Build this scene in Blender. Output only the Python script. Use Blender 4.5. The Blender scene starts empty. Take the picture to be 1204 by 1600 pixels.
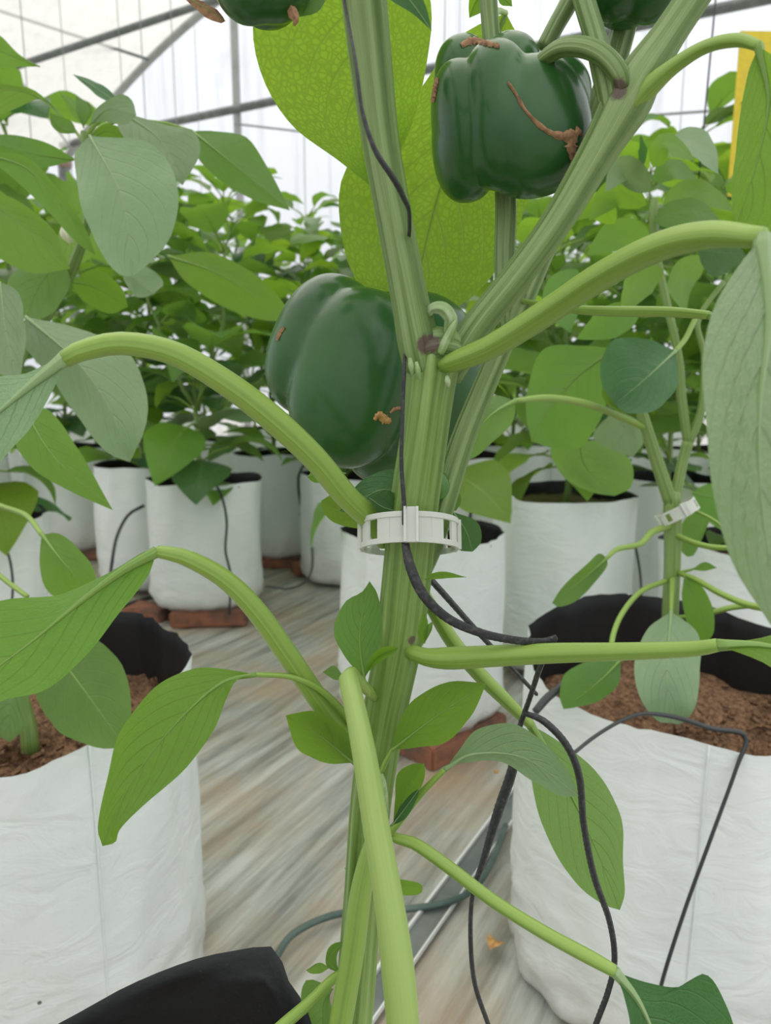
import bpy, bmesh, math, random
import numpy as np
from mathutils import Vector, Matrix, noise as mnoise

R = math.radians
C = bpy.context.scene.collection
SC = bpy.context.scene
rnd = random.Random(7)

# ------------------------------------------------------------ camera, sky, exposure
CAM_H = 0.66
PITCH = R(10.5)
F = 1155.0
cam = bpy.data.cameras.new('camera')
camo = bpy.data.objects.new('camera', cam)
C.objects.link(camo)
camo.location = (0, 0, CAM_H)
camo.rotation_euler = (R(90) - PITCH, 0, 0)
cam.sensor_fit = 'VERTICAL'
cam.sensor_height = 36.0
cam.lens = 36.0 * F / 1600.0
cam.clip_start = 0.01
cam.clip_end = 200
cam.dof.use_dof = True
cam.dof.focus_distance = 0.335
cam.dof.aperture_fstop = 15.0
SC.camera = camo

w = bpy.data.worlds.new('overcast_sky')
SC.world = w
w.use_nodes = True
nt = w.node_tree
bg = nt.nodes['Background']
tc = nt.nodes.new('ShaderNodeTexCoord')
sp = nt.nodes.new('ShaderNodeSeparateXYZ')
cr = nt.nodes.new('ShaderNodeValToRGB')
cr.color_ramp.elements[0].position = 0.0
cr.color_ramp.elements[0].color = (0.82, 0.86, 0.92, 1)
cr.color_ramp.elements[1].position = 0.9
cr.color_ramp.elements[1].color = (1.0, 1.0, 0.99, 1)
nt.links.new(tc.outputs['Generated'], sp.inputs[0])
nt.links.new(sp.outputs['Z'], cr.inputs[0])
nt.links.new(cr.outputs[0], bg.inputs['Color'])
st_ = nt.nodes.new('ShaderNodeMath'); st_.operation = 'MULTIPLY_ADD'
mx_ = nt.nodes.new('ShaderNodeMath'); mx_.operation = 'MAXIMUM'; mx_.inputs[1].default_value = 0.0
nt.links.new(sp.outputs['Z'], mx_.inputs[0]); nt.links.new(mx_.outputs[0], st_.inputs[0])
st_.inputs[1].default_value = 1.05      # overcast sky: the zenith is brighter than the horizon
st_.inputs[2].default_value = 0.66
nt.links.new(st_.outputs[0], bg.inputs['Strength'])

sun = bpy.data.lights.new('sun', 'SUN')
sun.energy = 0.9
sun.angle = R(60)
sun.color = (1.0, 0.98, 0.93)
suno = bpy.data.objects.new('sun', sun)
C.objects.link(suno)
suno.rotation_euler = (R(-28), R(-14), 0)

SC.view_settings.view_transform = 'Standard'
SC.view_settings.look = 'None'
SC.view_settings.gamma = 1.0
SC.view_settings.use_curve_mapping = False
SC.view_settings.exposure = 0.26
SC.cycles.use_denoising = True
SC.cycles.max_bounces = 14
SC.cycles.diffuse_bounces = 8
SC.cycles.transmission_bounces = 12
SC.cycles.transparent_max_bounces = 16

# ------------------------------------------------------------ geometry helpers
cf = Vector((0, math.cos(PITCH), -math.sin(PITCH)))
cu = Vector((0, math.sin(PITCH), math.cos(PITCH)))


def ray(px, py):
    return Vector((1, 0, 0)) * ((px - 602) / F) + cu * ((800 - py) / F) + cf


def P(px, py, d):
    "world point seen at photo pixel px,py at ground distance d"
    r = ray(px, py)
    return Vector((0, 0, CAM_H)) + r * (d / r.y)


def G(px, py, z=0.0):
    r = ray(px, py)
    return Vector((0, 0, CAM_H)) + r * ((z - CAM_H) / r.z)


def pxm(p):
    "metres per photo pixel at world point p"
    return (p - Vector((0, 0, CAM_H))).dot(cf) / F


def spline(pts, n):
    "Catmull-Rom through pts (tuples of any size) resampled to n+1, roughly even"
    a = np.array([tuple(p) for p in pts], float)
    if len(a) == 2:
        t = np.linspace(0, 1, n + 1)[:, None]
        return a[0] * (1 - t) + a[1] * t
    e = np.vstack([2 * a[0] - a[1], a, 2 * a[-1] - a[-2]])
    out = []
    m = 16
    for i in range(len(a) - 1):
        p0, p1, p2, p3 = e[i:i + 4]
        for k in range(m):
            t = k / m
            out.append(0.5 * (2 * p1 + (p2 - p0) * t + (2 * p0 - 5 * p1 + 4 * p2 - p3) * t * t + (3 * p1 - p0 - 3 * p2 + p3) * t ** 3))
    out.append(a[-1])
    out = np.array(out)
    q = out[:, :min(3, out.shape[1])]
    s = np.concatenate([[0], np.cumsum(np.linalg.norm(np.diff(q, axis=0), axis=1))])
    s /= s[-1]
    tt = np.linspace(0, 1, n + 1)
    return np.stack([np.interp(tt, s, out[:, j]) for j in range(out.shape[1])], axis=1)


def mk(name, verts, faces, mats, parent=None, uvs=None, fmat=None, smooth=True):
    me = bpy.data.meshes.new(name)
    me.from_pydata([tuple(v) for v in verts], [], faces)
    if not isinstance(mats, (list, tuple)):
        mats = [mats]
    for m in mats:
        me.materials.append(m)
    if uvs is not None:
        ul = me.uv_layers.new(name='UVMap')
        li = 0
        for f in faces:
            for vi in f:
                ul.data[li].uv = uvs[vi]
                li += 1
    for i, p in enumerate(me.polygons):
        p.use_smooth = smooth
        if fmat:
            p.material_index = fmat[i]
    me.validate()
    me.update()
    o = bpy.data.objects.new(name, me)
    C.objects.link(o)
    if parent is not None:
        o.parent = parent
        o.matrix_parent_inverse = Matrix.Translation(-parent_loc(parent))
    return o


def parent_loc(o):
    # every child mesh is stored in world coordinates with its own origin at the world origin
    return o.location.copy() if o.parent is None else Vector((0, 0, 0))


def thing(name, label, cat, loc=(0, 0, 0), group=None):
    o = bpy.data.objects.new(name, None)
    C.objects.link(o)
    o.empty_display_size = 0.05
    o.location = loc
    return tag(o, label, cat, group)


def tag(o, label=None, cat=None, group=None, kind=None):
    if label: o['label'] = label
    if cat: o['category'] = cat
    if group: o['group'] = group
    if kind: o['kind'] = kind
    return o


def tube_data(pts, radii, n=14, ribs=0, amp=0.0, flat=1.0, cap=True, twist=0.0):
    pts = [Vector(p) for p in pts]
    N = len(pts)
    V, Fc, UV = [], [], []
    t0 = (pts[1] - pts[0]).normalized()
    up = Vector((0, -1, 0.1))
    nrm = (up - t0 * up.dot(t0))
    if nrm.length < 1e-4: nrm = t0.orthogonal()
    nrm.normalize()
    L = 0
    for i, p in enumerate(pts):
        t = (pts[min(i + 1, N - 1)] - pts[max(i - 1, 0)])
        if t.length < 1e-9: t = t0
        t = t.normalized()
        nrm = (nrm - t * nrm.dot(t)).normalized()
        b = t.cross(nrm)
        if i: L += (p - pts[i - 1]).length
        for k in range(n + 1):
            a = 2 * math.pi * k / n + twist * i / N
            rr = radii[i] * (1 + amp * math.cos(ribs * (a)) if ribs else 1)
            V.append(p + nrm * (math.cos(a) * rr * flat) + b * (math.sin(a) * rr))
            UV.append((k / n, L))
    for i in range(N - 1):
        for k in range(n):
            a = i * (n + 1) + k
            Fc.append((a, a + 1, a + n + 2, a + n + 1))
    if cap:
        for i, s in ((0, -1), (N - 1, 1)):
            tt = (pts[1] - pts[0]).normalized() * -1 if i == 0 else (pts[-1] - pts[-2]).normalized()
            V.append(pts[i] + tt * radii[i] * 0.45)
            UV.append((0.5, L))
            c = len(V) - 1
            for k in range(n):
                a = i * (n + 1) + k
                Fc.append((a + 1, a, c) if i == 0 else (a, a + 1, c))
    return V, Fc, UV


def merge(datas):
    V, Fc, UV, FM = [], [], [], []
    for d in datas:
        m = d[3] if len(d) > 3 else 0
        o = len(V)
        V += list(d[0])
        Fc += [tuple(i + o for i in f) for f in d[1]]
        UV += list(d[2])
        FM += [m] * len(d[1])
    return V, Fc, UV, FM


def stem(name, pts, mat, parent, ribs=9, amp=0.06, n=36, seg=40, flat=1.0):
    "pts: (px, py, d, width in px)"
    raw = []
    for (px, py, d, wd) in pts:
        p = P(px, py, d)
        raw.append((p.x, p.y, p.z, wd * pxm(p) / 2))
    s = spline(raw, seg)
    V, Fc, UV = tube_data([Vector(q[:3]) for q in s], [max(q[3], 1e-4) for q in s], n=n, ribs=ribs, amp=amp, flat=flat)
    return mk(name, V, Fc, mat, parent, UV)


def ovate(t, a=0.8, b=0.85):
    return max(0.0, math.sin(math.pi * t ** a)) ** b * (1 - 0.25 * t ** 4)


def leaf_mesh_data(M, L, Rr, n=22, m=7, bulge=0.0, wave=0.0, seed=0):
    "M, L, Rr: arrays (n+1,3)"
    V, Fc, UV = [], [], []
    ph = seed * 1.7
    for i in range(n + 1):
        t = i / n
        mid, l, r = Vector(M[i]), Vector(L[i]), Vector(Rr[i])
        tan = Vector(M[min(i + 1, n)]) - Vector(M[max(i - 1, 0)])
        side = (r - l)
        nr = tan.cross(side)
        nr = nr.normalized() if nr.length > 1e-12 else Vector((0, 0, 1))
        W = side.length
        for k in range(-m, m + 1):
            s = abs(k) / m
            e = l if k < 0 else r
            p = mid.lerp(e, s)
            quilt = math.cos((t - 1.15 * (s / 2) ** 1.25) * 7 * 2 * math.pi) * 0.017 * W * math.sin(math.pi * min(1, s * 1.15)) * math.sin(math.pi * t)
            edge = math.sin(t * 17 + ph + (0 if k < 0 else 2)) * wave * W * s ** 3 + math.sin(t * 31 + ph) * wave * 0.4 * W * s ** 4
            p = p + nr * (bulge * W * s * (1 - s) + quilt + edge)
            V.append(p)
            UV.append((0.5 + 0.5 * k / m, t))
    w_ = 2 * m + 1
    for i in range(n):
        for k in range(2 * m):
            a = i * w_ + k
            Fc.append((a, a + 1, a + w_ + 1, a + w_))
    return V, Fc, UV


def world_pts(a):
    return [tuple(P(*q)) for q in a]


def leafe(mid, left, right, mat, parent, n=44, bulge=0.05, wave=0.012, seed=0, petiole=None, pmat=None, name='leaf'):
    "leaf with explicit edges, every point (px,py,d); petiole: list of (px,py,d,w)"
    M = spline(world_pts(mid), n)
    L = spline(world_pts([mid[0]] + left + [mid[-1]]), n)
    Q = spline(world_pts([mid[0]] + right + [mid[-1]]), n)
    V, Fc, UV = leaf_mesh_data(M, L, Q, n=n, m=8, bulge=bulge, wave=wave, seed=seed)
    o = mk(name, V, Fc, mat, parent, UV)
    ln = sum((Vector(M[i]) - Vector(M[i - 1])).length for i in range(1, n + 1))
    r0 = ln * 0.009
    if petiole:
        b_ = P(*mid[0])
        k_ = min(range(len(petiole)), key=lambda q: (P(*petiole[q][:3]) - b_).length)
        k_ = max(k_, 1)
        pp = list(petiole[:k_]) + [(mid[0][0], mid[0][1], mid[0][2], petiole[k_][3] * 0.95)]
        r0 = petiole[k_][3] * 0.95 * pxm(b_) / 2
        stem('petiole', pp, pmat or MAT['petiole'], o, ribs=3, amp=0.05, n=22, seg=30)
    Vr, Fr, Ur = tube_data([Vector(q) for q in M], [r0 * ((1 - i / n) ** 2.6) * 0.95 + 0.00012 for i in range(n + 1)], n=8)
    mk('midrib', Vr, Fr, pmat or (MAT['midrib_pale'] if mat in (MAT['leaf_pale'], MAT['leaf_dark']) else MAT['midrib']), o, Ur)
    return o


def leafw(mid, wl, wr, mat, parent, dl=0.0, dr=0.0, n=22, a=0.8, b=0.85, bulge=0.05, wave=0.02, seed=0, petiole=None, name='leaf', rib=True):
    "leaf from midrib and half widths in px; left is to the left when walking base->tip in the image"
    m2 = spline([tuple(q) for q in mid], n)
    M, L, Q = [], [], []
    for i in range(n + 1):
        t = i / n
        d2 = m2[min(i + 1, n)][:2] - m2[max(i - 1, 0)][:2]
        d2 = d2 / (np.linalg.norm(d2) + 1e-9)
        nx, ny = d2[1], -d2[0]
        f = ovate(t, a, b)
        px, py, d = m2[i]
        M.append(tuple(P(px, py, d)))
        L.append(tuple(P(px + nx * wl * f, py + ny * wl * f, d + dl * f)))
        Q.append(tuple(P(px - nx * wr * f, py - ny * wr * f, d + dr * f)))
    V, Fc, UV = leaf_mesh_data(M, L, Q, n=n, bulge=bulge, wave=wave, seed=seed)
    o = mk(name, V, Fc, mat, parent, UV)
    if petiole:
        stem('petiole', petiole, MAT['petiole'], o, ribs=3, amp=0.07, n=16, seg=20)
    return o


# ------------------------------------------------------------ materials
MAT = {}


def newmat(name):
    m = bpy.data.materials.new(name)
    m.use_nodes = True
    t = m.node_tree
    for n_ in list(t.nodes):
        t.nodes.remove(n_)
    out = t.nodes.new('ShaderNodeOutputMaterial')
    return m, t, out


def N(t, typ, **kw):
    n_ = t.nodes.new(typ)
    for k, v in kw.items():
        setattr(n_, k, v)
    return n_


def setin(t, node, idx, val):
    if val is None: return
    if hasattr(val, 'is_output') or isinstance(val, bpy.types.NodeSocket):
        t.links.new(val, node.inputs[idx])
    else:
        node.inputs[idx].default_value = val


def math_(t, op, a, b=None, c=None, clamp=False):
    n_ = N(t, 'ShaderNodeMath', operation=op)
    n_.use_clamp = clamp
    setin(t, n_, 0, a); setin(t, n_, 1, b); setin(t, n_, 2, c)
    return n_.outputs[0]


def mixc(t, fac, a, b, mode='MIX'):
    n_ = N(t, 'ShaderNodeMix', data_type='RGBA', blend_type=mode)
    setin(t, n_, 0, fac); setin(t, n_, 6, a); setin(t, n_, 7, b)
    return n_.outputs[2]


def col(r, g, b):
    return (r, g, b, 1)


def ramp(t, fac, stops):
    n_ = N(t, 'ShaderNodeValToRGB')
    el = n_.color_ramp.elements
    while len(el) < len(stops): el.new(0.5)
    for e, (p, c) in zip(el, stops):
        e.position = p; e.color = c
    setin(t, n_, 0, fac)
    return n_.outputs[0]


def noise_(t, vec, scale, detail=4, rough=0.6):
    n_ = N(t, 'ShaderNodeTexNoise')
    setin(t, n_, 'Vector', vec)
    n_.inputs['Scale'].default_value = scale
    n_.inputs['Detail'].default_value = detail
    n_.inputs['Roughness'].default_value = rough
    return n_.outputs['Fac']


def bump_(t, h, strength=0.3, dist=0.002):
    n_ = N(t, 'ShaderNodeBump')
    setin(t, n_, 'Height', h)
    n_.inputs['Strength'].default_value = strength
    n_.inputs['Distance'].default_value = dist
    return n_.outputs[0]


def princ(t, base, rough=0.5, spec=0.5, metal=0.0, normal=None):
    p = N(t, 'ShaderNodeBsdfPrincipled')
    setin(t, p, 'Base Color', base)
    setin(t, p, 'Roughness', rough)
    p.inputs['Specular IOR Level'].default_value = spec
    p.inputs['Metallic'].default_value = metal
    if normal is not None: t.links.new(normal, p.inputs['Normal'])
    return p


def leaf_material(name, base, trans, vein, rough=0.42, spec=0.5, tmix=0.42, under=None, retw=0.25):
    m, t, out = newmat(name)
    uv = N(t, 'ShaderNodeUVMap')
    s = N(t, 'ShaderNodeSeparateXYZ')
    t.links.new(uv.outputs[0], s.inputs[0])
    au = math_(t, 'ABSOLUTE', math_(t, 'SUBTRACT', s.outputs[0], 0.5))       # 0..0.5
    co = N(t, 'ShaderNodeTexCoord')
    nz = noise_(t, co.outputs['Object'], 60, 3)
    nzl = noise_(t, co.outputs['Object'], 14, 3)
    # midrib
    mid = math_(t, 'SUBTRACT', 1.0, math_(t, 'DIVIDE', au, math_(t, 'SUBTRACT', 0.034, math_(t, 'MULTIPLY', s.outputs[1], 0.02))), clamp=True)
    # lateral veins curving toward the tip
    curve = math_(t, 'MULTIPLY', math_(t, 'POWER', au, 1.25), 1.15)
    ph = math_(t, 'ADD', math_(t, 'MULTIPLY', math_(t, 'SUBTRACT', s.outputs[1], curve), 7.0), math_(t, 'MULTIPLY', nzl, 0.25))
    fr = math_(t, 'ABSOLUTE', math_(t, 'SUBTRACT', math_(t, 'FRACT', ph), 0.5))
    lat = math_(t, 'SUBTRACT', 1.0, math_(t, 'DIVIDE', fr, 0.075), clamp=True)
    lat = math_(t, 'MULTIPLY', lat, math_(t, 'SUBTRACT', 1.0, math_(t, 'MULTIPLY', au, 1.5)))
    vor = N(t, 'ShaderNodeTexVoronoi', feature='DISTANCE_TO_EDGE')
    mp = N(t, 'ShaderNodeMapping')
    mp.inputs['Scale'].default_value = (1.0, 1.7, 1)
    t.links.new(uv.outputs[0], mp.inputs[0])
    t.links.new(mp.outputs[0], vor.inputs['Vector'])
    vor.inputs['Scale'].default_value = 30
    ret = math_(t, 'SUBTRACT', 1.0, math_(t, 'MULTIPLY', vor.outputs[0], 4.0), clamp=True)
    vm = math_(t, 'MAXIMUM', mid, math_(t, 'MULTIPLY', lat, 0.9))
    vm2 = math_(t, 'MAXIMUM', vm, math_(t, 'MULTIPLY', ret, retw), clamp=True)
    oi = N(t, 'ShaderNodeObjectInfo')
    hv = N(t, 'ShaderNodeHueSaturation')
    hv.inputs['Hue'].default_value = 0.5
    t.links.new(math_(t, 'ADD', 0.48, math_(t, 'MULTIPLY', oi.outputs['Random'], 0.035)), hv.inputs['Hue'])
    t.links.new(math_(t, 'ADD', 0.8, math_(t, 'MULTIPLY', oi.outputs['Random'], 0.4)), hv.inputs['Value'])
    mott = mixc(t, math_(t, 'MULTIPLY', nz, 0.5), base, tuple(min(1, x * 1.35) for x in base[:3]) + (1,))
    t.links.new(mott, hv.inputs['Color'])
    cu_ = mixc(t, vm2, hv.outputs[0], vein)
    geo = N(t, 'ShaderNodeNewGeometry')
    ur = under or tuple(0.55 * x + 0.45 * y for x, y in zip(base[:3], (0.30, 0.42, 0.2))) + (1,)
    cc = mixc(t, geo.outputs['Backfacing'], cu_, mixc(t, vm2, ur, vein))
    bn = bump_(t, math_(t, 'ADD', math_(t, 'SUBTRACT', math_(t, 'MULTIPLY', nz, 1.6), math_(t, 'MULTIPLY', ret, 0.15)), math_(t, 'MULTIPLY', lat, -0.8)), 0.55, 0.0014)
    p = princ(t, cc, rough, spec, normal=bn)
    tr = N(t, 'ShaderNodeBsdfTranslucent')
    tcx = mixc(t, vm2, trans, tuple(x * 0.38 for x in trans[:3]) + (1,))
    tcx = mixc(t, math_(t, 'MULTIPLY', nzl, 0.6), tcx, tuple(x * 0.7 for x in trans[:3]) + (1,))
    t.links.new(tcx, tr.inputs['Color'])
    mx = N(t, 'ShaderNodeMixShader')
    mx.inputs[0].default_value = tmix
    t.links.new(p.outputs[0], mx.inputs[1]); t.links.new(tr.outputs[0], mx.inputs[2])
    t.links.new(mx.outputs[0], out.inputs[0])
    MAT[name] = m
    return m


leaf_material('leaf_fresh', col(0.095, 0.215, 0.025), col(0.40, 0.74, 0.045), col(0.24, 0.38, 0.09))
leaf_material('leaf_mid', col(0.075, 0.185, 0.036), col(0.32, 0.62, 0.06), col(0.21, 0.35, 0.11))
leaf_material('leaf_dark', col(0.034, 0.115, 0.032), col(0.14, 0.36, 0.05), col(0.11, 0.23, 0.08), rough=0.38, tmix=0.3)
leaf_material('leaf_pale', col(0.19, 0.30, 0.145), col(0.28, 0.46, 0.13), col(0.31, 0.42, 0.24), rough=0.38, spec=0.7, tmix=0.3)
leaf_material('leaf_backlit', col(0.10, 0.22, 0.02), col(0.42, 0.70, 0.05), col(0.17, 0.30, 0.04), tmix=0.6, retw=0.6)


PURPLE = [(P(672, 537, .300), 30), (P(965, 138, .296), 26), (P(1016, 148, .297), 13), (P(645, 1003, .301), 15), (P(584, 1074, .301), 13), (P(827, 460, .332), 20), (P(612, 1322, .302), 9), (P(735, 528, .302), 14)]


def stem_material(name, c1, c2, c3, k=9, rough=0.42, speck=0.0, purple=False, bs=0.5):
    m, t, out = newmat(name)
    uv = N(t, 'ShaderNodeUVMap')
    s = N(t, 'ShaderNodeSeparateXYZ')
    t.links.new(uv.outputs[0], s.inputs[0])
    co = N(t, 'ShaderNodeTexCoord')
    nz = noise_(t, co.outputs['Object'], 35, 4)
    a_ = math_(t, 'MULTIPLY', s.outputs[0], 2 * math.pi)
    cb_ = N(t, 'ShaderNodeCombineXYZ')
    t.links.new(math_(t, 'COSINE', a_), cb_.inputs[0]); t.links.new(math_(t, 'SINE', a_), cb_.inputs[1])
    t.links.new(math_(t, 'MULTIPLY', s.outputs[1], 2.0), cb_.inputs[2])
    c = noise_(t, cb_.outputs[0], 0.19 * k, 4, 0.72)      # long streaks of uneven width round the stem
    c_ = math_(t, 'MULTIPLY', math_(t, 'SUBTRACT', c, 0.33), 2.9, clamp=True)
    cc = ramp(t, c_, [(0.0, c1), (0.45, c2), (0.95, c3)])
    fine = noise_(t, co.outputs['Object'], 300, 3)
    cc = mixc(t, math_(t, 'MULTIPLY', fine, 0.25), cc, c3)
    if purple:
        blot = noise_(t, co.outputs['Object'], 260, 3)
        tot = None
        for (pc_, rp) in PURPLE:
            vd = N(t, 'ShaderNodeVectorMath', operation='DISTANCE')
            t.links.new(co.outputs['Object'], vd.inputs[0]); vd.inputs[1].default_value = pc_
            q_ = math_(t, 'SUBTRACT', 1.0, math_(t, 'DIVIDE', vd.outputs['Value'], rp * pxm(pc_)), clamp=True)
            tot = q_ if tot is None else math_(t, 'MAXIMUM', tot, q_)
        mk_ = math_(t, 'MULTIPLY', math_(t, 'SUBTRACT', math_(t, 'MULTIPLY', tot, math_(t, 'MULTIPLY', blot, 2.2)), 0.30), 4, clamp=True)
        cc = mixc(t, math_(t, 'MULTIPLY', mk_, 0.85), cc, col(0.10, 0.045, 0.055))
    bn = bump_(t, c_, bs, 0.0012)
    p = princ(t, cc, rough, 0.5, normal=bn)
    p.inputs['Subsurface Weight'].default_value = 0.0
    t.links.new(p.outputs[0], out.inputs[0])
    MAT[name] = m
    return m


stem_material('stem', col(0.05, 0.115, 0.012), col(0.13, 0.235, 0.035), col(0.28, 0.41, 0.12), k=9, purple=True)
stem_material('branch', col(0.05, 0.115, 0.02), col(0.13, 0.22, 0.05), col(0.27, 0.38, 0.15), k=9, purple=True)
stem_material('petiole', col(0.13, 0.24, 0.025), col(0.21, 0.345, 0.05), col(0.31, 0.45, 0.10), k=3, bs=0.2)
stem_material('petiole_pale', col(0.24, 0.36, 0.08), col(0.30, 0.43, 0.11), col(0.36, 0.49, 0.15), k=3, rough=0.5, bs=0.15)
stem_material('far_stem', col(0.07, 0.15, 0.03), col(0.16, 0.26, 0.06), col(0.26, 0.38, 0.12), k=5)
stem_material('midrib', col(0.12, 0.23, 0.03), col(0.17, 0.30, 0.05), col(0.22, 0.36, 0.08), k=2, bs=0.1)
stem_material('midrib_pale', col(0.20, 0.31, 0.12), col(0.24, 0.36, 0.15), col(0.28, 0.40, 0.19), k=2, bs=0.1)



def simple(name, base, rough=0.5, spec=0.5, metal=0.0, nscale=0, ncol=None, bump=0.0, bscale=100, bdist=0.001, nlo=0.4, nhi=0.65):
    m, t, out = newmat(name)
    co = N(t, 'ShaderNodeTexCoord')
    c = base
    if nscale:
        nz = noise_(t, co.outputs['Object'], nscale, 5)
        c = ramp(t, nz, [(nlo, base), (nhi, ncol)])
    bn = None
    if bump:
        bn = bump_(t, noise_(t, co.outputs['Object'], bscale, 5), bump, bdist)
    p = princ(t, c, rough, spec, metal, bn)
    t.links.new(p.outputs[0], out.inputs[0])
    MAT[name] = m
    return m


simple('node_purple', col(0.12, 0.19, 0.06), 0.5, nscale=130, ncol=col(0.07, 0.04, 0.06), bump=0.3, bscale=200, nlo=0.42, nhi=0.52)
simple('corky', col(0.42, 0.24, 0.12), 0.8, nscale=300, ncol=col(0.22, 0.11, 0.06), bump=0.8, bscale=400, bdist=0.001)
simple('dry_petal', col(0.60, 0.36, 0.12), 0.7, nscale=200, ncol=col(0.42, 0.2, 0.06), bump=0.5, bscale=200)
simple('black_twine', col(0.022, 0.024, 0.026), 0.45, bump=0.6, bscale=900, bdist=0.0006, nscale=500, ncol=col(0.09, 0.09, 0.09), nlo=0.5, nhi=0.75)
simple('black_tube', col(0.03, 0.034, 0.036), 0.4)
simple('green_hose', col(0.05, 0.09, 0.08), 0.45, nscale=20, ncol=col(0.12, 0.17, 0.15))
simple('lining', col(0.012, 0.013, 0.014), 0.5, bump=0.3, bscale=40, bdist=0.003, nscale=500, ncol=col(0.05, 0.05, 0.05), nlo=0.66, nhi=0.75)
simple('brick', col(0.33, 0.13, 0.075), 0.85, nscale=25, ncol=col(0.14, 0.08, 0.06), bump=0.6, bscale=120, bdist=0.003)
simple('coir', col(0.10, 0.048, 0.025), 0.9, nscale=190, ncol=col(0.42, 0.24, 0.13), bump=1.0, bscale=220, bdist=0.006, nlo=0.35, nhi=0.7)
simple('moss', col(0.10, 0.13, 0.03), 0.9, nscale=90, ncol=col(0.2, 0.12, 0.05), bump=1.0, bscale=220, bdist=0.005)
simple('steel', col(0.14, 0.16, 0.155), 0.5, metal=0.2, nscale=12, ncol=col(0.22, 0.24, 0.23))
simple('steel_pale', col(0.42, 0.44, 0.43), 0.5, metal=0.0, nscale=12, ncol=col(0.34, 0.36, 0.35))
simple('steel_bright', col(0.75, 0.77, 0.77), 0.35, metal=0.1)
simple('gutter', col(0.30, 0.17, 0.13), 0.6, nscale=15, ncol=col(0.42, 0.3, 0.25))
simple('string_far', col(0.28, 0.29, 0.29), 0.6)
simple('yellow_card', col(0.80, 0.62, 0.02), 0.4, nscale=60, ncol=col(0.72, 0.55, 0.03))
simple('flower', col(0.8, 0.8, 0.62), 0.5)
simple('wood_base', col(0.25, 0.22, 0.16), 0.8)

# white plastic of the clip
m, t, out = newmat('clip_plastic')
p = princ(t, col(0.80, 0.82, 0.78), 0.32, 0.5)
tr = N(t, 'ShaderNodeBsdfTranslucent'); tr.inputs[0].default_value = col(0.85, 0.88, 0.82)
mx = N(t, 'ShaderNodeMixShader'); mx.inputs[0].default_value = 0.4
t.links.new(p.outputs[0], mx.inputs[1]); t.links.new(tr.outputs[0], mx.inputs[2]); t.links.new(mx.outputs[0], out.inputs[0])
MAT['clip'] = m

# pepper skin
m, t, out = newmat('pepper_skin')
co = N(t, 'ShaderNodeTexCoord')
nz = noise_(t, co.outputs['Object'], 22, 4)
fine = noise_(t, co.outputs['Object'], 90, 3)
c = ramp(t, nz, [(0.3, col(0.018, 0.080, 0.020)), (0.7, col(0.036, 0.130, 0.026))])
p = princ(t, c, 0.27, 0.35, normal=bump_(t, math_(t, 'ADD', nz, math_(t, 'MULTIPLY', fine, 0.25)), 0.25, 0.003))
p.inputs['Coat Weight'].default_value = 0.2
p.inputs['Coat Roughness'].default_value = 0.18
t.links.new(p.outputs[0], out.inputs[0])
MAT['pepper'] = m
simple('young_pepper', col(0.05, 0.16, 0.02), 0.3, nscale=40, ncol=col(0.09, 0.24, 0.04))
simple('bud', col(0.24, 0.38, 0.13), 0.5, nscale=150, ncol=col(0.42, 0.52, 0.3))

# white bag film: dusty, with pinholes and seam
m, t, out = newmat('bag_white')
co = N(t, 'ShaderNodeTexCoord')
nz = noise_(t, co.outputs['Object'], 7, 5)
c = ramp(t, nz, [(0.35, col(0.76, 0.81, 0.80)), (0.7, col(0.82, 0.86, 0.85))])
vo = N(t, 'ShaderNodeTexVoronoi'); vo.inputs['Scale'].default_value = 11
t.links.new(co.outputs['Object'], vo.inputs['Vector'])
dot = math_(t, 'LESS_THAN', vo.outputs['Distance'], 0.028)
c = mixc(t, math_(t, 'MULTIPLY', dot, 0.9), c, col(0.05, 0.05, 0.05))
sep = N(t, 'ShaderNodeSeparateXYZ'); t.links.new(co.outputs['Object'], sep.inputs[0])
dirt = noise_(t, co.outputs['Object'], 40, 5)
low = math_(t, 'SUBTRACT', 1.0, math_(t, 'MULTIPLY', sep.outputs[2], 9.0), clamp=True)
c = mixc(t, math_(t, 'MULTIPLY', math_(t, 'MULTIPLY', low, dirt), 0.8, clamp=True), c, col(0.35, 0.24, 0.15))
wr = N(t, 'ShaderNodeTexNoise'); mp = N(t, 'ShaderNodeMapping'); mp.inputs['Scale'].default_value = (1, 1, 2.2)
t.links.new(co.outputs['Object'], mp.inputs[0]); t.links.new(mp.outputs[0], wr.inputs['Vector']); wr.inputs['Scale'].default_value = 16; wr.inputs['Detail'].default_value = 6
wr.inputs['Distortion'].default_value = 1.2
p = princ(t, c, 0.42, 0.45, normal=bump_(t, wr.outputs['Fac'], 0.42, 0.008))
t.links.new(p.outputs[0], out.inputs[0])
MAT['bag'] = m

# ground sheet: silver mulch film with tan dust, wrinkled along the rows
RD = Vector((0.50, 0.866, 0)).normalized()
m, t, out = newmat('mulch_film')
co = N(t, 'ShaderNodeTexCoord')
mp = N(t, 'ShaderNodeMapping'); mp.vector_type = 'POINT'
mp.inputs['Rotation'].default_value = (0, 0, math.atan2(RD.x, RD.y))
t.links.new(co.outputs['Object'], mp.inputs[0])
mp2 = N(t, 'ShaderNodeMapping'); mp2.inputs['Scale'].default_value = (1.0, 0.07, 1)
t.links.new(mp.outputs[0], mp2.inputs[0])
streak = noise_(t, mp2.outputs[0], 34, 8, 0.7)
dust = noise_(t, co.outputs['Object'], 2.6, 6, 0.62)
mp3 = N(t, 'ShaderNodeMapping'); mp3.inputs['Scale'].default_value = (1.0, 0.35, 1)
t.links.new(mp.outputs[0], mp3.inputs[0])
dust2 = noise_(t, mp3.outputs[0], 9, 6, 0.6)
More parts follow.
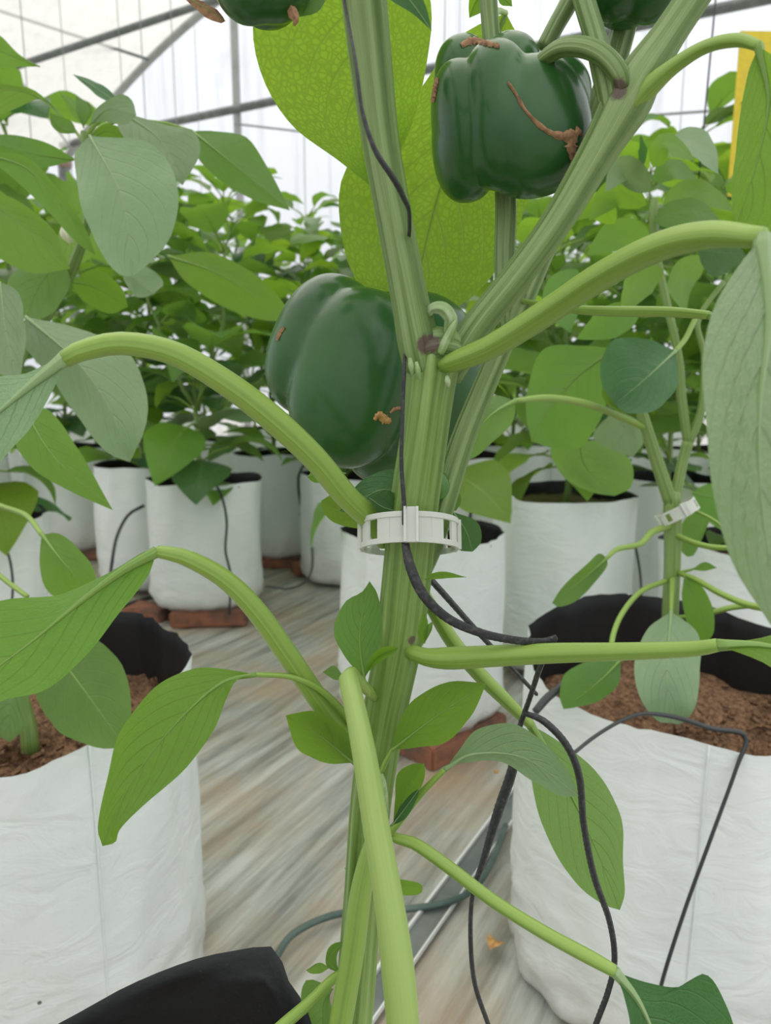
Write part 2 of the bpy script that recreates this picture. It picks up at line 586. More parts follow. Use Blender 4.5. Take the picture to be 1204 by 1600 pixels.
c = ramp(t, streak, [(0.36, col(0.20, 0.21, 0.185)), (0.5, col(0.37, 0.385, 0.35)), (0.64, col(0.54, 0.56, 0.52))])
dm = math_(t, 'MULTIPLY', math_(t, 'SUBTRACT', math_(t, 'ADD', math_(t, 'MULTIPLY', dust, 1.0), math_(t, 'MULTIPLY', dust2, 0.7)), 0.76), 3.6, clamp=True)
c = mixc(t, math_(t, 'MULTIPLY', dm, 0.75), c, col(0.44, 0.31, 0.19))
rust = math_(t, 'MULTIPLY', math_(t, 'SUBTRACT', noise_(t, mp2.outputs[0], 9, 5, 0.5), 0.66), 9, clamp=True)
c = mixc(t, math_(t, 'MULTIPLY', rust, 0.6), c, col(0.42, 0.2, 0.08))
p = princ(t, c, 0.55, 0.4, normal=bump_(t, streak, 0.6, 0.012))
t.links.new(p.outputs[0], out.inputs[0])
MAT['mulch'] = m


def film(name, tint, clear, streaks=0.12):
    m, t, out = newmat(name)
    co = N(t, 'ShaderNodeTexCoord')
    mp = N(t, 'ShaderNodeMapping'); mp.inputs['Scale'].default_value = (6, 6, 0.25)
    t.links.new(co.outputs['Object'], mp.inputs[0])
    st = noise_(t, mp.outputs[0], 2.2, 6, 0.65)
    sm = noise_(t, co.outputs['Object'], 1.3, 4, 0.6)
    k = math_(t, 'SUBTRACT', 1.0, math_(t, 'MULTIPLY', math_(t, 'SUBTRACT', math_(t, 'MAXIMUM', st, 0.5), 0.5), streaks * 6), clamp=True)
    k = math_(t, 'MULTIPLY', k, ramp(t, sm, [(0.55, col(1, 1, 1)), (0.8, col(0.75, 0.75, 0.74))]))
    trp = N(t, 'ShaderNodeBsdfTransparent')
    t.links.new(mixc(t, 1.0, tint, k, 'MULTIPLY'), trp.inputs[0])
    trl = N(t, 'ShaderNodeBsdfTranslucent')
    t.links.new(mixc(t, 1.0, tint, k, 'MULTIPLY'), trl.inputs[0])
    mx = N(t, 'ShaderNodeMixShader'); mx.inputs[0].default_value = 1 - clear
    t.links.new(trp.outputs[0], mx.inputs[1]); t.links.new(trl.outputs[0], mx.inputs[2]); t.links.new(mx.outputs[0], out.inputs[0])
    MAT[name] = m
    return m


film('net_wall', col(0.95, 0.96, 0.98), 0.6, 0.16)
film('roof_film', col(0.74, 0.725, 0.67), 0.6, 0.08)

# ------------------------------------------------------------ setting: ground and greenhouse shell
def ground():
    V, Fc = [], []
    # local frame: s along rows RD, q across
    RQ = Vector((RD.y, -RD.x, 0))
    ss = np.concatenate([np.linspace(-3, 0, 8), np.linspace(0.02, 3.5, 150), np.linspace(3.6, 14, 30)])
    qs = np.concatenate([np.linspace(-9, -2.6, 20), np.linspace(-2.5, 2.0, 420), np.linspace(2.1, 9, 20)])
    for s in ss:
        for q in qs:
            p = RD * s + RQ * q
            h = 0.0
            if -2.5 <= q <= 2.0 and s < 3.6:
                h = 0.006 * mnoise.noise(Vector((q * 22, s * 1.6, 0))) + 0.003 * mnoise.noise(Vector((q * 60, s * 3.0, 4))) + 0.004 * mnoise.noise(Vector((q * 3, s * 3, 9)))
            V.append((p.x, p.y, h))
    nq = len(qs)
    for i in range(len(ss) - 1):
        for k in range(nq - 1):
            a = i * nq + k
            Fc.append((a, a + nq, a + nq + 1, a + 1))
    o = mk('floor', V, Fc, MAT['mulch'])
    tag(o, 'wrinkled silver plastic mulch sheet dusted with tan soil', 'floor', kind='structure')


ground()

# gable wall plane
WA = Vector((-2.15, 7.25, 0))
WD = Vector((0.894, -0.447, 0)).normalized()
WN = Vector((-0.447, -0.894, 0)).normalized()      # toward the camera


def onwall(px, py):
    r = ray(px, py)
    o = Vector((0, 0, CAM_H))
    k = (WA - o).dot(WN) / r.dot(WN)
    p = o + r * k
    return (p - WA).dot(WD), p.z


s0, z0 = onwall(108, 250)
s1, z1 = onwall(190, 146)
s2, z2 = onwall(340, 5)
A_ = np.array([[s1 - s0, (s1 - s0) ** 2], [s2 - s0, (s2 - s0) ** 2]])
ca, cb = np.linalg.solve(A_, np.array([z1 - z0, z2 - z0]))
if cb > -0.02: cb = -0.05
def archz(s):
    d = s - s0
    apex = -ca / (2 * cb)
    apex = min(apex, 5.0)
    if d > apex: d = 2 * apex - d
    return z0 + ca * d + cb * d * d
APEX = min(-ca / (2 * cb), 5.0)
SPAN = 2 * APEX


def wp(s, z, back=0.0):
    p = WA + WD * s + WN * back
    return Vector((p.x, p.y, z))


V, Fc = [], []
nn = 40
for i in range(nn + 1):
    s = s0 + SPAN * i / nn
    V += [wp(s, 0), wp(s, archz(s))]
for i in range(nn):
    Fc.append((2 * i, 2 * i + 2, 2 * i + 3, 2 * i + 1))
b = len(V)
V += [wp(s0 - 5, 0), wp(s0, 0), wp(s0, z0), wp(s0 - 5, z0)]
Fc.append((b, b + 1, b + 2, b + 3))
tag(mk('wall_back', V, Fc, MAT['net_wall'], smooth=False), 'white insect net and film wall closing the far end of the greenhouse', 'wall', kind='structure')
V, Fc = [], []
for j in range(11):
    for i in range(nn + 1):
        s = s0 + SPAN * i / nn
        V.append(wp(s, archz(s), 11.5 * j / 10))
for j in range(10):
    for i in range(nn):
        a = j * (nn + 1) + i
        Fc.append((a, a + 1, a + nn + 2, a + nn + 1))
tag(mk('ceiling', V, Fc, MAT['roof_film']), 'cream translucent plastic film roof of the greenhouse', 'roof', kind='structure')
# neighbouring bay roof and outer side wall on the left
V = [wp(s0, z0), wp(s0 - 2.5, z0 + 1.4), wp(s0 - 5, z0), wp(s0, z0, 11.5), wp(s0 - 2.5, z0 + 1.4, 11.5), wp(s0 - 5, z0, 11.5), wp(s0 - 5, 0), wp(s0 - 5, 0, 11.5)]
tag(mk('wall_left', V, [(2, 5, 7, 6)], MAT['net_wall'], smooth=False), 'white net side wall on the far left', 'wall', kind='structure')

S_WORLD = {}
def wall_tube(name, a, b, r, mat, label, cat, group=None, seg=12):
    pts = [a.lerp(b, i / seg) for i in range(seg + 1)]
    V, Fc, UV = tube_data(pts, [r] * len(pts), n=10)
    o = mk(name, V, Fc, mat, None, UV)
    return tag(o, label, cat, group)


# gable arch pipe (follows the arch)
pts = [wp(s0 + SPAN * i / 40, archz(s0 + SPAN * i / 40) - 0.02, 0.05) for i in range(41)]
V, Fc, UV = tube_data(pts, [0.035] * 41, n=10)
tag(mk('arch_pipe', V, Fc, MAT['steel_pale'], None, UV), 'curved grey steel arch pipe where the cream roof meets the white end wall', 'pipe')
# horizontal tie pipe of the gable
sa, za = onwall(275, 196); sb, zb = onwall(1204, 6)
wall_tube('tie_pipe', wp(s0, za + (za - zb) / (sa - sb) * (s0 - sa), 0.08), wp(sb + 2.5, zb + (zb - za) / (sb - sa) * 2.5, 0.08), 0.034, MAT['steel'], 'dark horizontal pipe across the white end wall', 'pipe')
# second tie across the bay, nearer the camera
q0 = P(0, 112, 6.2); q1 = P(330, 2, 5.6); dirq = (q1 - q0)
wall_tube('tie_pipe', q0 - dirq * 0.6, q1 + dirq * 2.2, 0.026, MAT['steel'], 'dark grey pipe crossing in front of the cream roof, top left', 'pipe')
q0 = P(0, 17, 6.6); q1 = P(232, 93, 7.0); dirq = q1 - q0
wall_tube('brace_wire', q0 - dirq * 0.5, q1, 0.013, MAT['steel'], 'thin diagonal brace wire under the cream roof, top left', 'wire')
q0 = P(20, 110, 6.2); q1 = P(110, 230, 7.2)
wall_tube('brace_wire', q0, q1, 0.008, MAT['steel_pale'], 'pale thin wire slanting down to the gutter at the left', 'wire')
sp_, zp_ = onwall(370, 0)
wall_tube('post', wp(sp_, 0, 0.05), wp(sp_, archz(sp_), 0.05), 0.034, MAT['steel_pale'], 'vertical grey post against the white end wall, right of the leaves', 'post')
sp_, zp_ = onwall(109, 300)
wall_tube('post', wp(sp_, 0, 0.05), wp(sp_, z0, 0.05), 0.055, MAT['steel'], 'dark eaves post at the left behind the pepper leaves', 'post')
gp = [wp(s0, z0 - 0.02, 0.0), wp(s0, z0 - 0.02, 11.0)]
V, Fc, UV = tube_data([gp[0].lerp(gp[1], i / 10) for i in range(11)], [0.07] * 11, n=8, flat=0.6)
tag(mk('gutter', V, Fc, MAT['gutter'], None, UV), 'rust brown gutter beam along the eaves at the left', 'gutter')
for (xa, ya, xb, yb) in ((380, 200, 530, 218), (930, 195, 1150, 180)):
    a_ = onwall(xa, ya); b_ = onwall(xb, yb)
    wall_tube('support_wire', wp(a_[0], a_[1], 0.12), wp(b_[0], b_[1], 0.12), 0.008, MAT['string_far'],
              'thin level wire on the white wall, ' + ('left of the big backlit leaf' if xa < 500 else 'below the dark pipe at the right'), 'wire')
# crop strings hanging from the roof
CR = 'thin pale crop string hanging against the cream roof at upper left'
strs = [(238, 3.9, CR), (205, 4.6, CR), (284, 4.2, CR), (62, 3.6, CR), (120, 5.2, CR), (5, 4.4, CR),
        (478, 4.4, 'thin crop string between the vertical grey post and the big backlit leaf'), (318, 6.0, 'faint crop string just left of the vertical grey post'),
        (690, 3.5, 'thin crop string in the gap left of the upper pepper, nearest it'), (712, 4.8, 'faint crop string behind the top of the upper pepper'),
        (1050, 4.4, 'faint crop string right of the thick forked branch')]
for x, d, lab in strs:
    a = P(x, 380, d)
    wall_tube('crop_string', Vector((a.x, a.y, 1.2)), Vector((a.x, a.y, 3.3)), 0.0022, MAT['string_far'], lab, 'string', 'crop strings against the cream roof' if lab is CR else None)
a = P(1135, 20, 1.5)
wall_tube('crop_string', Vector((a.x + 0.00, a.y, 2.3)), Vector((a.x - 0.03, a.y, 1.0)), 0.0016, MAT['black_tube'], 'dark crop string hanging beside the yellow card at the right', 'string')

# yellow sticky card
c0 = P(1156, 48, 1.7); c1 = P(1156, 330, 1.7)
hh = (c0.z - c1.z); ww = 0.2
V = []
for y in (0, 0.0015):
    V += [Vector((c0.x, c0.y + y, c1.z)), Vector((c0.x + ww, c0.y + y + 0.03, c1.z)), Vector((c0.x + ww, c0.y + y + 0.03, c0.z + 0.01)), Vector((c0.x, c0.y + y, c0.z))]
o = mk('sticky_card', V, [(0, 1, 2, 3), (7, 6, 5, 4), (0, 4, 5, 1), (1, 5, 6, 2), (2, 6, 7, 3), (3, 7, 4, 0)], MAT['yellow_card'], smooth=False)
tag(o, 'yellow sticky insect trap card hanging at the right edge', 'card')
V, Fc, UV = tube_data([Vector((c0.x + ww / 2, c0.y + 0.015, c0.z)), Vector((c0.x + ww / 2, c0.y + 0.015, 3.0))], [0.001, 0.001], n=6)
mk('hanging_wire', V, Fc, MAT['string_far'], o, UV)

# ------------------------------------------------------------ grow bags
def make_bag(cx, cy, label, r=0.145, h=0.36, base=0.03, seed=0, soil=0.055, rot=0.0, hi=False, matsoil='coir', group='white grow bags', sq_top=2.2, fold=0.01, slope=(0, 0), skew=0.0, soilr=1.0):
    na = 96 if hi else 56
    nh = 40 if hi else 22
    def ring(a, t, inset=0.0):
        # t 0 bottom .. 1 rim
        n_ = sq_top + (4.2 - sq_top) * (1 - t) ** 1.5
        ca_, sa_ = abs(math.cos(a)) + 1e-9, abs(math.sin(a)) + 1e-9
        sup = (ca_ ** n_ + sa_ ** n_) ** (-1 / n_)
        rr = r * (1.0 + 0.05 * (1 - t)) * (0.92 + 0.08 * sup)
        if t < 0.06: rr *= 0.93 + 0.07 * math.sqrt(t / 0.06)
        w1 = mnoise.noise(Vector((math.cos(a) * 2.2 + seed * 3.1, math.sin(a) * 2.2, t * 1.6 + seed)))
        w2 = mnoise.noise(Vector((math.cos(a) * 6 + seed, math.sin(a) * 6 + seed * 2, t * 2.5)))
        w3 = mnoise.noise(Vector((math.cos(a) * 5, math.sin(a) * 5 + seed, t * 16)))
        rr += 0.009 * w1 + 0.0045 * w2 + 0.009 * w3 * max(0, 1 - t * 2.0) + 0.006 * abs(mnoise.noise(Vector((math.cos(a) * 9 + seed, math.sin(a) * 9, t * 1.2)))) * (0.4 + t)
        rr += (0.010 + fold) * mnoise.noise(Vector((math.cos(a) * 1.5 + seed * 7, math.sin(a) * 1.5, 3))) * t ** 3
        rr -= inset
        x, y = math.cos(a + rot) * rr, math.sin(a + rot) * rr
        z = base + h * t + t * (0.010 * mnoise.noise(Vector((math.cos(a) * 1.3 + seed, math.sin(a) * 1.3, 8))) + slope[0] * x / r + slope[1] * y / r)
        return Vector((cx + x, cy + y, z))
    V, Fc = [], []
    for j in range(nh + 1):
        for k in range(na):
            V.append(ring(2 * math.pi * k / na, j / nh))
    for j in range(nh):
        for k in range(na):
            k2 = (k + 1) % na
            Fc.append((j * na + k, j * na + k2, (j + 1) * na + k2, (j + 1) * na + k))
    V.append(Vector((cx, cy, base + 0.002)))
    c_ = len(V) - 1
    for k in range(na):
        Fc.append((c_, (k + 1) % na, k))
    root = mk('grow_bag', [v - Vector((cx, cy, 0)) for v in V], Fc, MAT['bag'])
    root.location = (cx, cy, 0)
    tag(root, label, 'grow bag', group)
    V, Fc = [], []
    n2 = 10
    ts = 1 - soil / h
    for j in range(n2 + 1):
        t_ = 1 - (1 - ts + 0.03) * j / n2
        for k in range(na):
            V.append(ring(2 * math.pi * k / na, t_, 0.0 if j == 0 else 0.0022))
    for j in range(n2):
        for k in range(na):
            k2 = (k + 1) % na
            Fc.append((j * na + k, j * na + k2, (j + 1) * na + k2, (j + 1) * na + k))
    lin = mk('lining', V, Fc, MAT['lining'], root)
    V, Fc = [], []
    nr = 26 if hi else 8
    amp = 0.009 if hi else 0.006
    for j in range(nr + 1):
        for k in range(na):
            q = ring(2 * math.pi * k / na, ts, 0.0026)
            p = Vector((cx, cy, q.z)).lerp(q, max(j / nr, 0.001))
            p.z += amp * (mnoise.noise(p * 60) + 0.6 * mnoise.noise(p * 150)) + 0.006 * math.cos(j / nr * 1.6)
            V.append(p)
    for j in range(nr):
        for k in range(na):
            k2 = (k + 1) % na
            Fc.append((j * na + k, (j + 1) * na + k, (j + 1) * na + k2, j * na + k2))
    if hi:
        for aa in (-math.pi / 2 - 0.25, -math.pi / 2 + 0.75, math.pi / 2):
            pts = [ring(aa + 0.03 * j / 24, j / 24, -0.0004) for j in range(1, 25)]
            Vs, Fs, Us = tube_data(pts, [0.0011] * 24, n=6)
            mk('seam', Vs, Fs, MAT['bag'], root, Us)
    s_ = mk('growing_medium', V, Fc, MAT[matsoil], root)
    s_['kind'] = 'stuff'
    if hi:
        # fibre crumbs and chips on top, belonging to the medium
        rr = random.Random(seed)
        D = []
        for i in range(260):
            a, q = rr.uniform(0, 6.28), math.sqrt(rr.random()) * r * 0.93
            px_, py_ = cx + math.cos(a) * q, cy + math.sin(a) * q
            zz = base + h * ts + 0.006
            L_ = rr.uniform(0.004, 0.014)
            dv = Vector((rr.uniform(-1, 1), rr.uniform(-1, 1), rr.uniform(-0.2, 0.5))).normalized() * L_
            p0 = Vector((px_, py_, zz))
            D.append(tube_data([p0, p0 + dv], [rr.uniform(0.001, 0.003)] * 2, n=5))
        Vm, Fm, Um, _ = merge(D)
        cch = mk('coir_fibre', Vm, Fm, MAT['coir'], s_, Um)
        cch['kind'] = 'stuff'
    return root


def brick(px, py, rotz, label, size=(0.22, 0.10, 0.05), z=None, xy=None):
    if xy is None:
        g = G(px, py, 0.02); xy = (g.x, g.y)
    bm = bmesh.new()
    bmesh.ops.create_cube(bm, size=1)
    bmesh.ops.scale(bm, vec=size, verts=bm.verts)
    bmesh.ops.bevel(bm, geom=list(bm.edges), offset=0.004, segments=2, affect='EDGES')
    bmesh.ops.subdivide_edges(bm, edges=list(bm.edges), cuts=2, use_grid_fill=True)
    for v in bm.verts:
        v.co += Vector([mnoise.noise(v.co * 40 + Vector((i * 9, px, 0))) * 0.003 for i in range(3)])
    me = bpy.data.meshes.new('brick'); bm.to_mesh(me); bm.free()
    me.materials.append(MAT['brick'])
    o = bpy.data.objects.new('brick', me); C.objects.link(o)
    o.location = (xy[0], xy[1], size[2] / 2 + 0.002 if z is None else z)
    o.rotation_euler = (0, 0, rotz)
    return tag(o, label, 'brick', 'bricks under the grow bags')


def pos(px, d):
    zc = d * math.cos(PITCH) + 0.3 * math.sin(PITCH)
    return (px - 602) / F * zc, d


BAGS = {}
def bag(key, px, d, label, **kw):
    x, y = pos(px, d)
    BAGS[key] = (x, y, kw.get('base', 0.03) + kw.get('h', 0.36) - kw.get('soil', 0.055))
    return make_bag(x, y, label, seed=len(BAGS) * 1.37, **kw)


bag('A', 35, 0.70, 'large white grow bag at the lower left with brown chips inside', hi=True, base=0.0, h=0.36, soil=0.075, slope=(0.0, 0.02), r=0.155)
bag('B', 1062, 0.76, 'large white grow bag at the lower right with reddish coir inside', hi=True, base=0.0, h=0.355, soil=0.085, slope=(-0.008, 0.02), r=0.165)
bag('C', 660, 1.33, 'white grow bag standing on bricks right behind the main stem', r=0.143, base=0.045, h=0.335, rot=0.5)
bag('D', 882, 1.62, 'white grow bag with a tall smooth front behind the right bag', r=0.148, base=0.03, h=0.375, soil=0.03, matsoil='moss')
bag('E', 317, 2.02, 'white grow bag standing between the two left petiole arches', r=0.145, base=0.045, h=0.335, rot=0.3)
bag('F', 228, 2.3, 'white grow bag half hidden behind the left of the bag on bricks', r=0.15, base=0.02, h=0.37)
bag('Gg', 105, 2.75, 'white grow bag with a rounded bottom behind the bright hanging leaf at left', r=0.155, base=0.03, h=0.37)
bag('H', -50, 1.42, 'white grow bag cut by the left edge of the photo', r=0.148, base=0.03, h=0.355)
bag('I', 430, 2.65, 'white grow bag behind the drip tube, left of the large lower pepper', r=0.145, base=0.03, h=0.36)
bag('J', 540, 2.35, 'white grow bag just left of the trellis clip, behind the brick', r=0.14, base=0.02, h=0.33)
bag('K', 722, 2.45, 'white grow bag right of the lower pepper, behind the second stem', r=0.15, base=0.03, h=0.37)
bag('M', 1040, 2.0, 'white grow bag behind the clipped stem of the right plant', r=0.15, base=0.03, h=0.36)
bag('N', 1155, 1.42, 'white grow bag at the right edge behind the large pale leaf', r=0.13, base=0.02, h=0.32)
far = [(800, 2.95), (880, 3.1), (970, 2.9), (640, 3.1), (320, 3.2), (200, 3.3), (20, 3.3), (-60, 2.5), (-150, 3.4), (1090, 2.75), (1200, 2.4), (1180, 3.3), (520, 3.5), (400, 3.9), (720, 3.9), (900, 4.1), (120, 4.2), (1040, 4.0), (600, 4.6), (280, 4.8), (-50, 4.6), (820, 5.0)]
FARLAB = {0: 'just above the left rim of the tall smooth bag', 2: 'just above the right rim of the tall smooth bag', 4: 'directly behind the bag between the two petiole arches'}
for i, (px, d) in enumerate(far):
    bag('far%d' % i, px, d, 'small white grow bag seen ' + FARLAB[i] if i in FARLAB else 'distant white grow bag in the back rows of the greenhouse', r=0.145, base=0.03, h=0.36, group='distant grow bags in the back rows')

# the main plant's own bag at the bottom left: dark inside seen over its rolled rim
def own_bag():
    rim = [(-0.225, 0.06, .355), (-0.245, 0.15, .362), (-0.222, 0.235, .365)]
    for (px, py, z) in ((90, 1600, .364), (200, 1540, .367), (300, 1500, .372), (375, 1484, .375), (428, 1481, .376), (452, 1535, .367), (487, 1600, .364)):
        g = G(px, py, z); rim.append((g.x, g.y, z))
    rim += [(-0.012, 0.22, .358), (-0.01, 0.14, .352), (-0.05, 0.07, .35), (-0.14, 0.035, .352)]
    n = 90
    s = spline(rim + [rim[0]], n)
    cx, cy = np.mean(s[:, 0]), np.mean(s[:, 1])
    base_r = 0.115
    def pt(k, t, inset):
        p = Vector(s[k % n])
        a = math.atan2(p.y - cy, p.x - cx)
        q = Vector((cx + math.cos(a) * base_r, cy + math.sin(a) * base_r, 0.0))
        r_ = Vector((p.x, p.y, p.z * t))
        r_.x = q.x + (p.x - q.x) * min(1, t ** 1.5)
        r_.y = q.y + (p.y - q.y) * min(1, t ** 1.5)
        w_ = 0.004 * mnoise.noise(Vector((r_.x * 30, r_.y * 30, r_.z * 9))) * (1 if t < 0.98 else 0)
        dv = Vector((math.cos(a), math.sin(a), 0))
        return r_ + dv * (w_ - inset)
    V, Fc = [], []
    nh = 30
    for j in range(nh + 1):
        for k in range(n): V.append(pt(k, j / nh, 0))
    for j in range(nh):
        for k in range(n):
            k2 = (k + 1) % n
            Fc.append((j * n + k, j * n + k2, (j + 1) * n + k2, (j + 1) * n + k))
    V.append(Vector((cx, cy, 0.001)))
    for k in range(n): Fc.append((len(V) - 1, (k + 1) % n, k))
    o = mk('grow_bag', V, Fc, MAT['bag'])
    tag(o, 'nearest grow bag at the bottom left, only its black inside showing', 'grow bag', 'white grow bags')
    V, Fc = [], []
    for j in range(nh + 1):
        for k in range(n): V.append(pt(k, 1 - 0.30 * j / nh, 0.0 if j == 0 else 0.002))
    for j in range(nh):
        for k in range(n):
            k2 = (k + 1) % n
            Fc.append((j * n + k, j * n + k2, (j + 1) * n + k2, (j + 1) * n + k))
    mk('lining', V, Fc, MAT['lining'], o)
    V, Fc = [], []
    nr = 12
    for j in range(nr + 1):
        for k in range(n):
            q = pt(k, 0.75, 0.003); p = Vector((cx, cy, q.z)).lerp(q, max(0.001, j / nr)); p.z += 0.008 * mnoise.noise(p * 70); V.append(p)
    for j in range(nr):
        for k in range(n):
            k2 = (k + 1) % n
            Fc.append((j * n + k, (j + 1) * n + k, (j + 1) * n + k2, j * n + k2))
    g_ = mk('growing_medium', V, Fc, MAT['coir'], o); g_['kind'] = 'stuff'


own_bag()

# bricks
brick(487, 886, 0.5, 'small red brick on the sheet left of the bag behind the main stem', size=(0.13, 0.075, 0.035))
bx, by = BAGS['C'][:2]
brick(0, 0, 0.75, 'red brick under the right front of the bag behind the main stem', xy=(bx + 0.05, by - 0.085), size=(0.2, 0.1, 0.042))
brick(0, 1, 1.9, 'red brick under the left back of the bag behind the main stem', xy=(bx - 0.06, by + 0.05), size=(0.2, 0.1, 0.042))
bx, by = BAGS['E'][:2]
brick(0, 2, 0.1, 'brown brick under the front of the bag between the petiole arches', xy=(bx + 0.03, by - 0.10), size=(0.2, 0.1, 0.042))
brick(0, 3, -0.3, 'dark brick beside the lower left of the bag between the petiole arches', xy=(bx - 0.15, by - 0.06), size=(0.12, 0.08, 0.03))
brick(0, 4, 1.2, 'brick under the back of the bag between the petiole arches', xy=(bx + 0.04, by + 0.07), size=(0.2, 0.1, 0.042))
bx, by = BAGS['Gg'][:2]
brick(0, 5, 0.2, 'dark brick under the rounded bag at the far left', xy=(bx + 0.05, by - 0.12), size=(0.26, 0.1, 0.028))
bx, by = BAGS['I'][:2]
brick(0, 6, 0.1, 'dark brick under the bag left of the large lower pepper', xy=(bx + 0.03, by - 0.12), size=(0.24, 0.1, 0.028))
bx, by = BAGS['M'][:2]
brick(0, 7, 0.1, 'brick under the bag behind the clipped right stem', xy=(bx, by - 0.12), size=(0.2, 0.1, 0.028))

# metal strip along the row
def strip():
    a = G(560, 1600, 0.0); b = G(838, 1212, 0.0)
    dr = (b - a).normalized(); a2 = a - dr * 0.5; b2 = b + dr * 0.25
    q = Vector((dr.y, -dr.x, 0))
    def run(name, prof, mat, parent=None):
        V, Fc = [], []
        n = 30
        for i in range(n + 1):
            p = a2.lerp(b2, i / n)
            for (u, z) in prof: V.append(p + q * u + Vector((0, 0, z + 0.004)))
        m_ = len(prof)
        for i in range(n):
            for k in range(m_):
                k2 = (k + 1) % m_
                Fc.append((i * m_ + k, (i + 1) * m_ + k, (i + 1) * m_ + k2, i * m_ + k2))
        return mk(name, V, Fc, mat, parent, smooth=False)
    o = run('fixing_channel', [(-0.013, 0.0), (-0.013, 0.004), (0.013, 0.004), (0.013, 0.0)], MAT['steel'])
    tag(o, 'dark metal channel strip with bright edges along the ground sheet', 'metal strip')
    run('lip', [(-0.016, 0.0), (-0.016, 0.009), (-0.0125, 0.009), (-0.0125, 0.0)], MAT['steel_bright'], o)
    run('lip', [(0.0135, 0.0), (0.0135, 0.006), (0.0155, 0.006), (0.0155, 0.0)], MAT['steel_bright'], o)


strip()


def cable(name, pts3, r, mat, label, cat, n=10, seg=60, group=None, parent=None, flat=1.0, ribs=0, amp=0.0, twist=0.0):
    s = spline([tuple(p) for p in pts3], seg)
    rr = s[:, 3] if s.shape[1] > 3 else [r] * (seg + 1)
    V, Fc, UV = tube_data([Vector(q[:3]) for q in s], list(rr), n=n, flat=flat, ribs=ribs, amp=amp, twist=twist)
    o = mk(name, V, Fc, mat, parent, UV)
    if label: tag(o, label, cat, group)
    return o


def img_cable(name, pts, mat, label, cat, group=None, parent=None, **kw):
    raw = []
    for (px, py, d, wd) in pts:
        p = P(px, py, d); raw.append((p.x, p.y, p.z, wd * pxm(p) / 2))
    return cable(name, raw, 0, mat, label, cat, group=group, parent=parent, **kw)


def grd(l, z=0.012):
    return [tuple(G(x, y, z)) for x, y in l]


cable('garden_hose', grd([(405, 1540), (430, 1498), (460, 1458), (530, 1428), (640, 1420), (705, 1408), (740, 1388), (765, 1352), (790, 1290)], 0.014), 0.0042, MAT['green_hose'], 'grey green hose curving over the ground sheet behind the main stem', 'hose')
cable('drip_hose', grd([(400, 882), (450, 868), (530, 845), (600, 820)], 0.012), 0.007, MAT['black_tube'], 'black hose lying behind the bag between the petiole arches', 'hose')
cable('drip_hose', grd([(170, 955), (230, 935), (330, 905), (440, 868)], 0.012), 0.006, MAT['black_tube'], 'black hose passing under the bag at the left of the bricks', 'hose')

# fallen leaves
def fallen(px, py, s, mat, label, seed):
    g = G(px, py, 0.012)
    rr = random.Random(seed); a = rr.uniform(0, 6)
    dv = Vector((math.cos(a), math.sin(a), 0)); sv = Vector((-dv.y, dv.x, 0))
    n = 12; M, L, Q = [], [], []
    for i in range(n + 1):
        t_ = i / n; p = g + dv * (t_ - 0.5) * s + Vector((0, 0, 0.003 + 0.005 * math.sin(t_ * 5)))
        f = ovate(t_) * s * 0.42
        M.append(tuple(p)); L.append(tuple(p + sv * f + Vector((0, 0, 0.2 * f)))); Q.append(tuple(p - sv * f + Vector((0, 0, 0.35 * f))))
    V, Fc, UV = leaf_mesh_data(M, L, Q, n=n, wave=0.08, seed=seed)
    tag(mk('fallen_leaf', V, Fc, MAT[mat], None, UV), label, 'leaf')


fallen(775, 1478, 0.024, 'dry_petal', 'crumpled tan dry leaf on the ground sheet by the black twine', 1)
fallen(822, 1326, 0.018, 'leaf_fresh', 'small yellow green leaf fallen beside the right bag', 2)
fallen(775, 1210, 0.012, 'dry_petal', 'tiny orange dry leaf on the ground behind the main stem', 3)

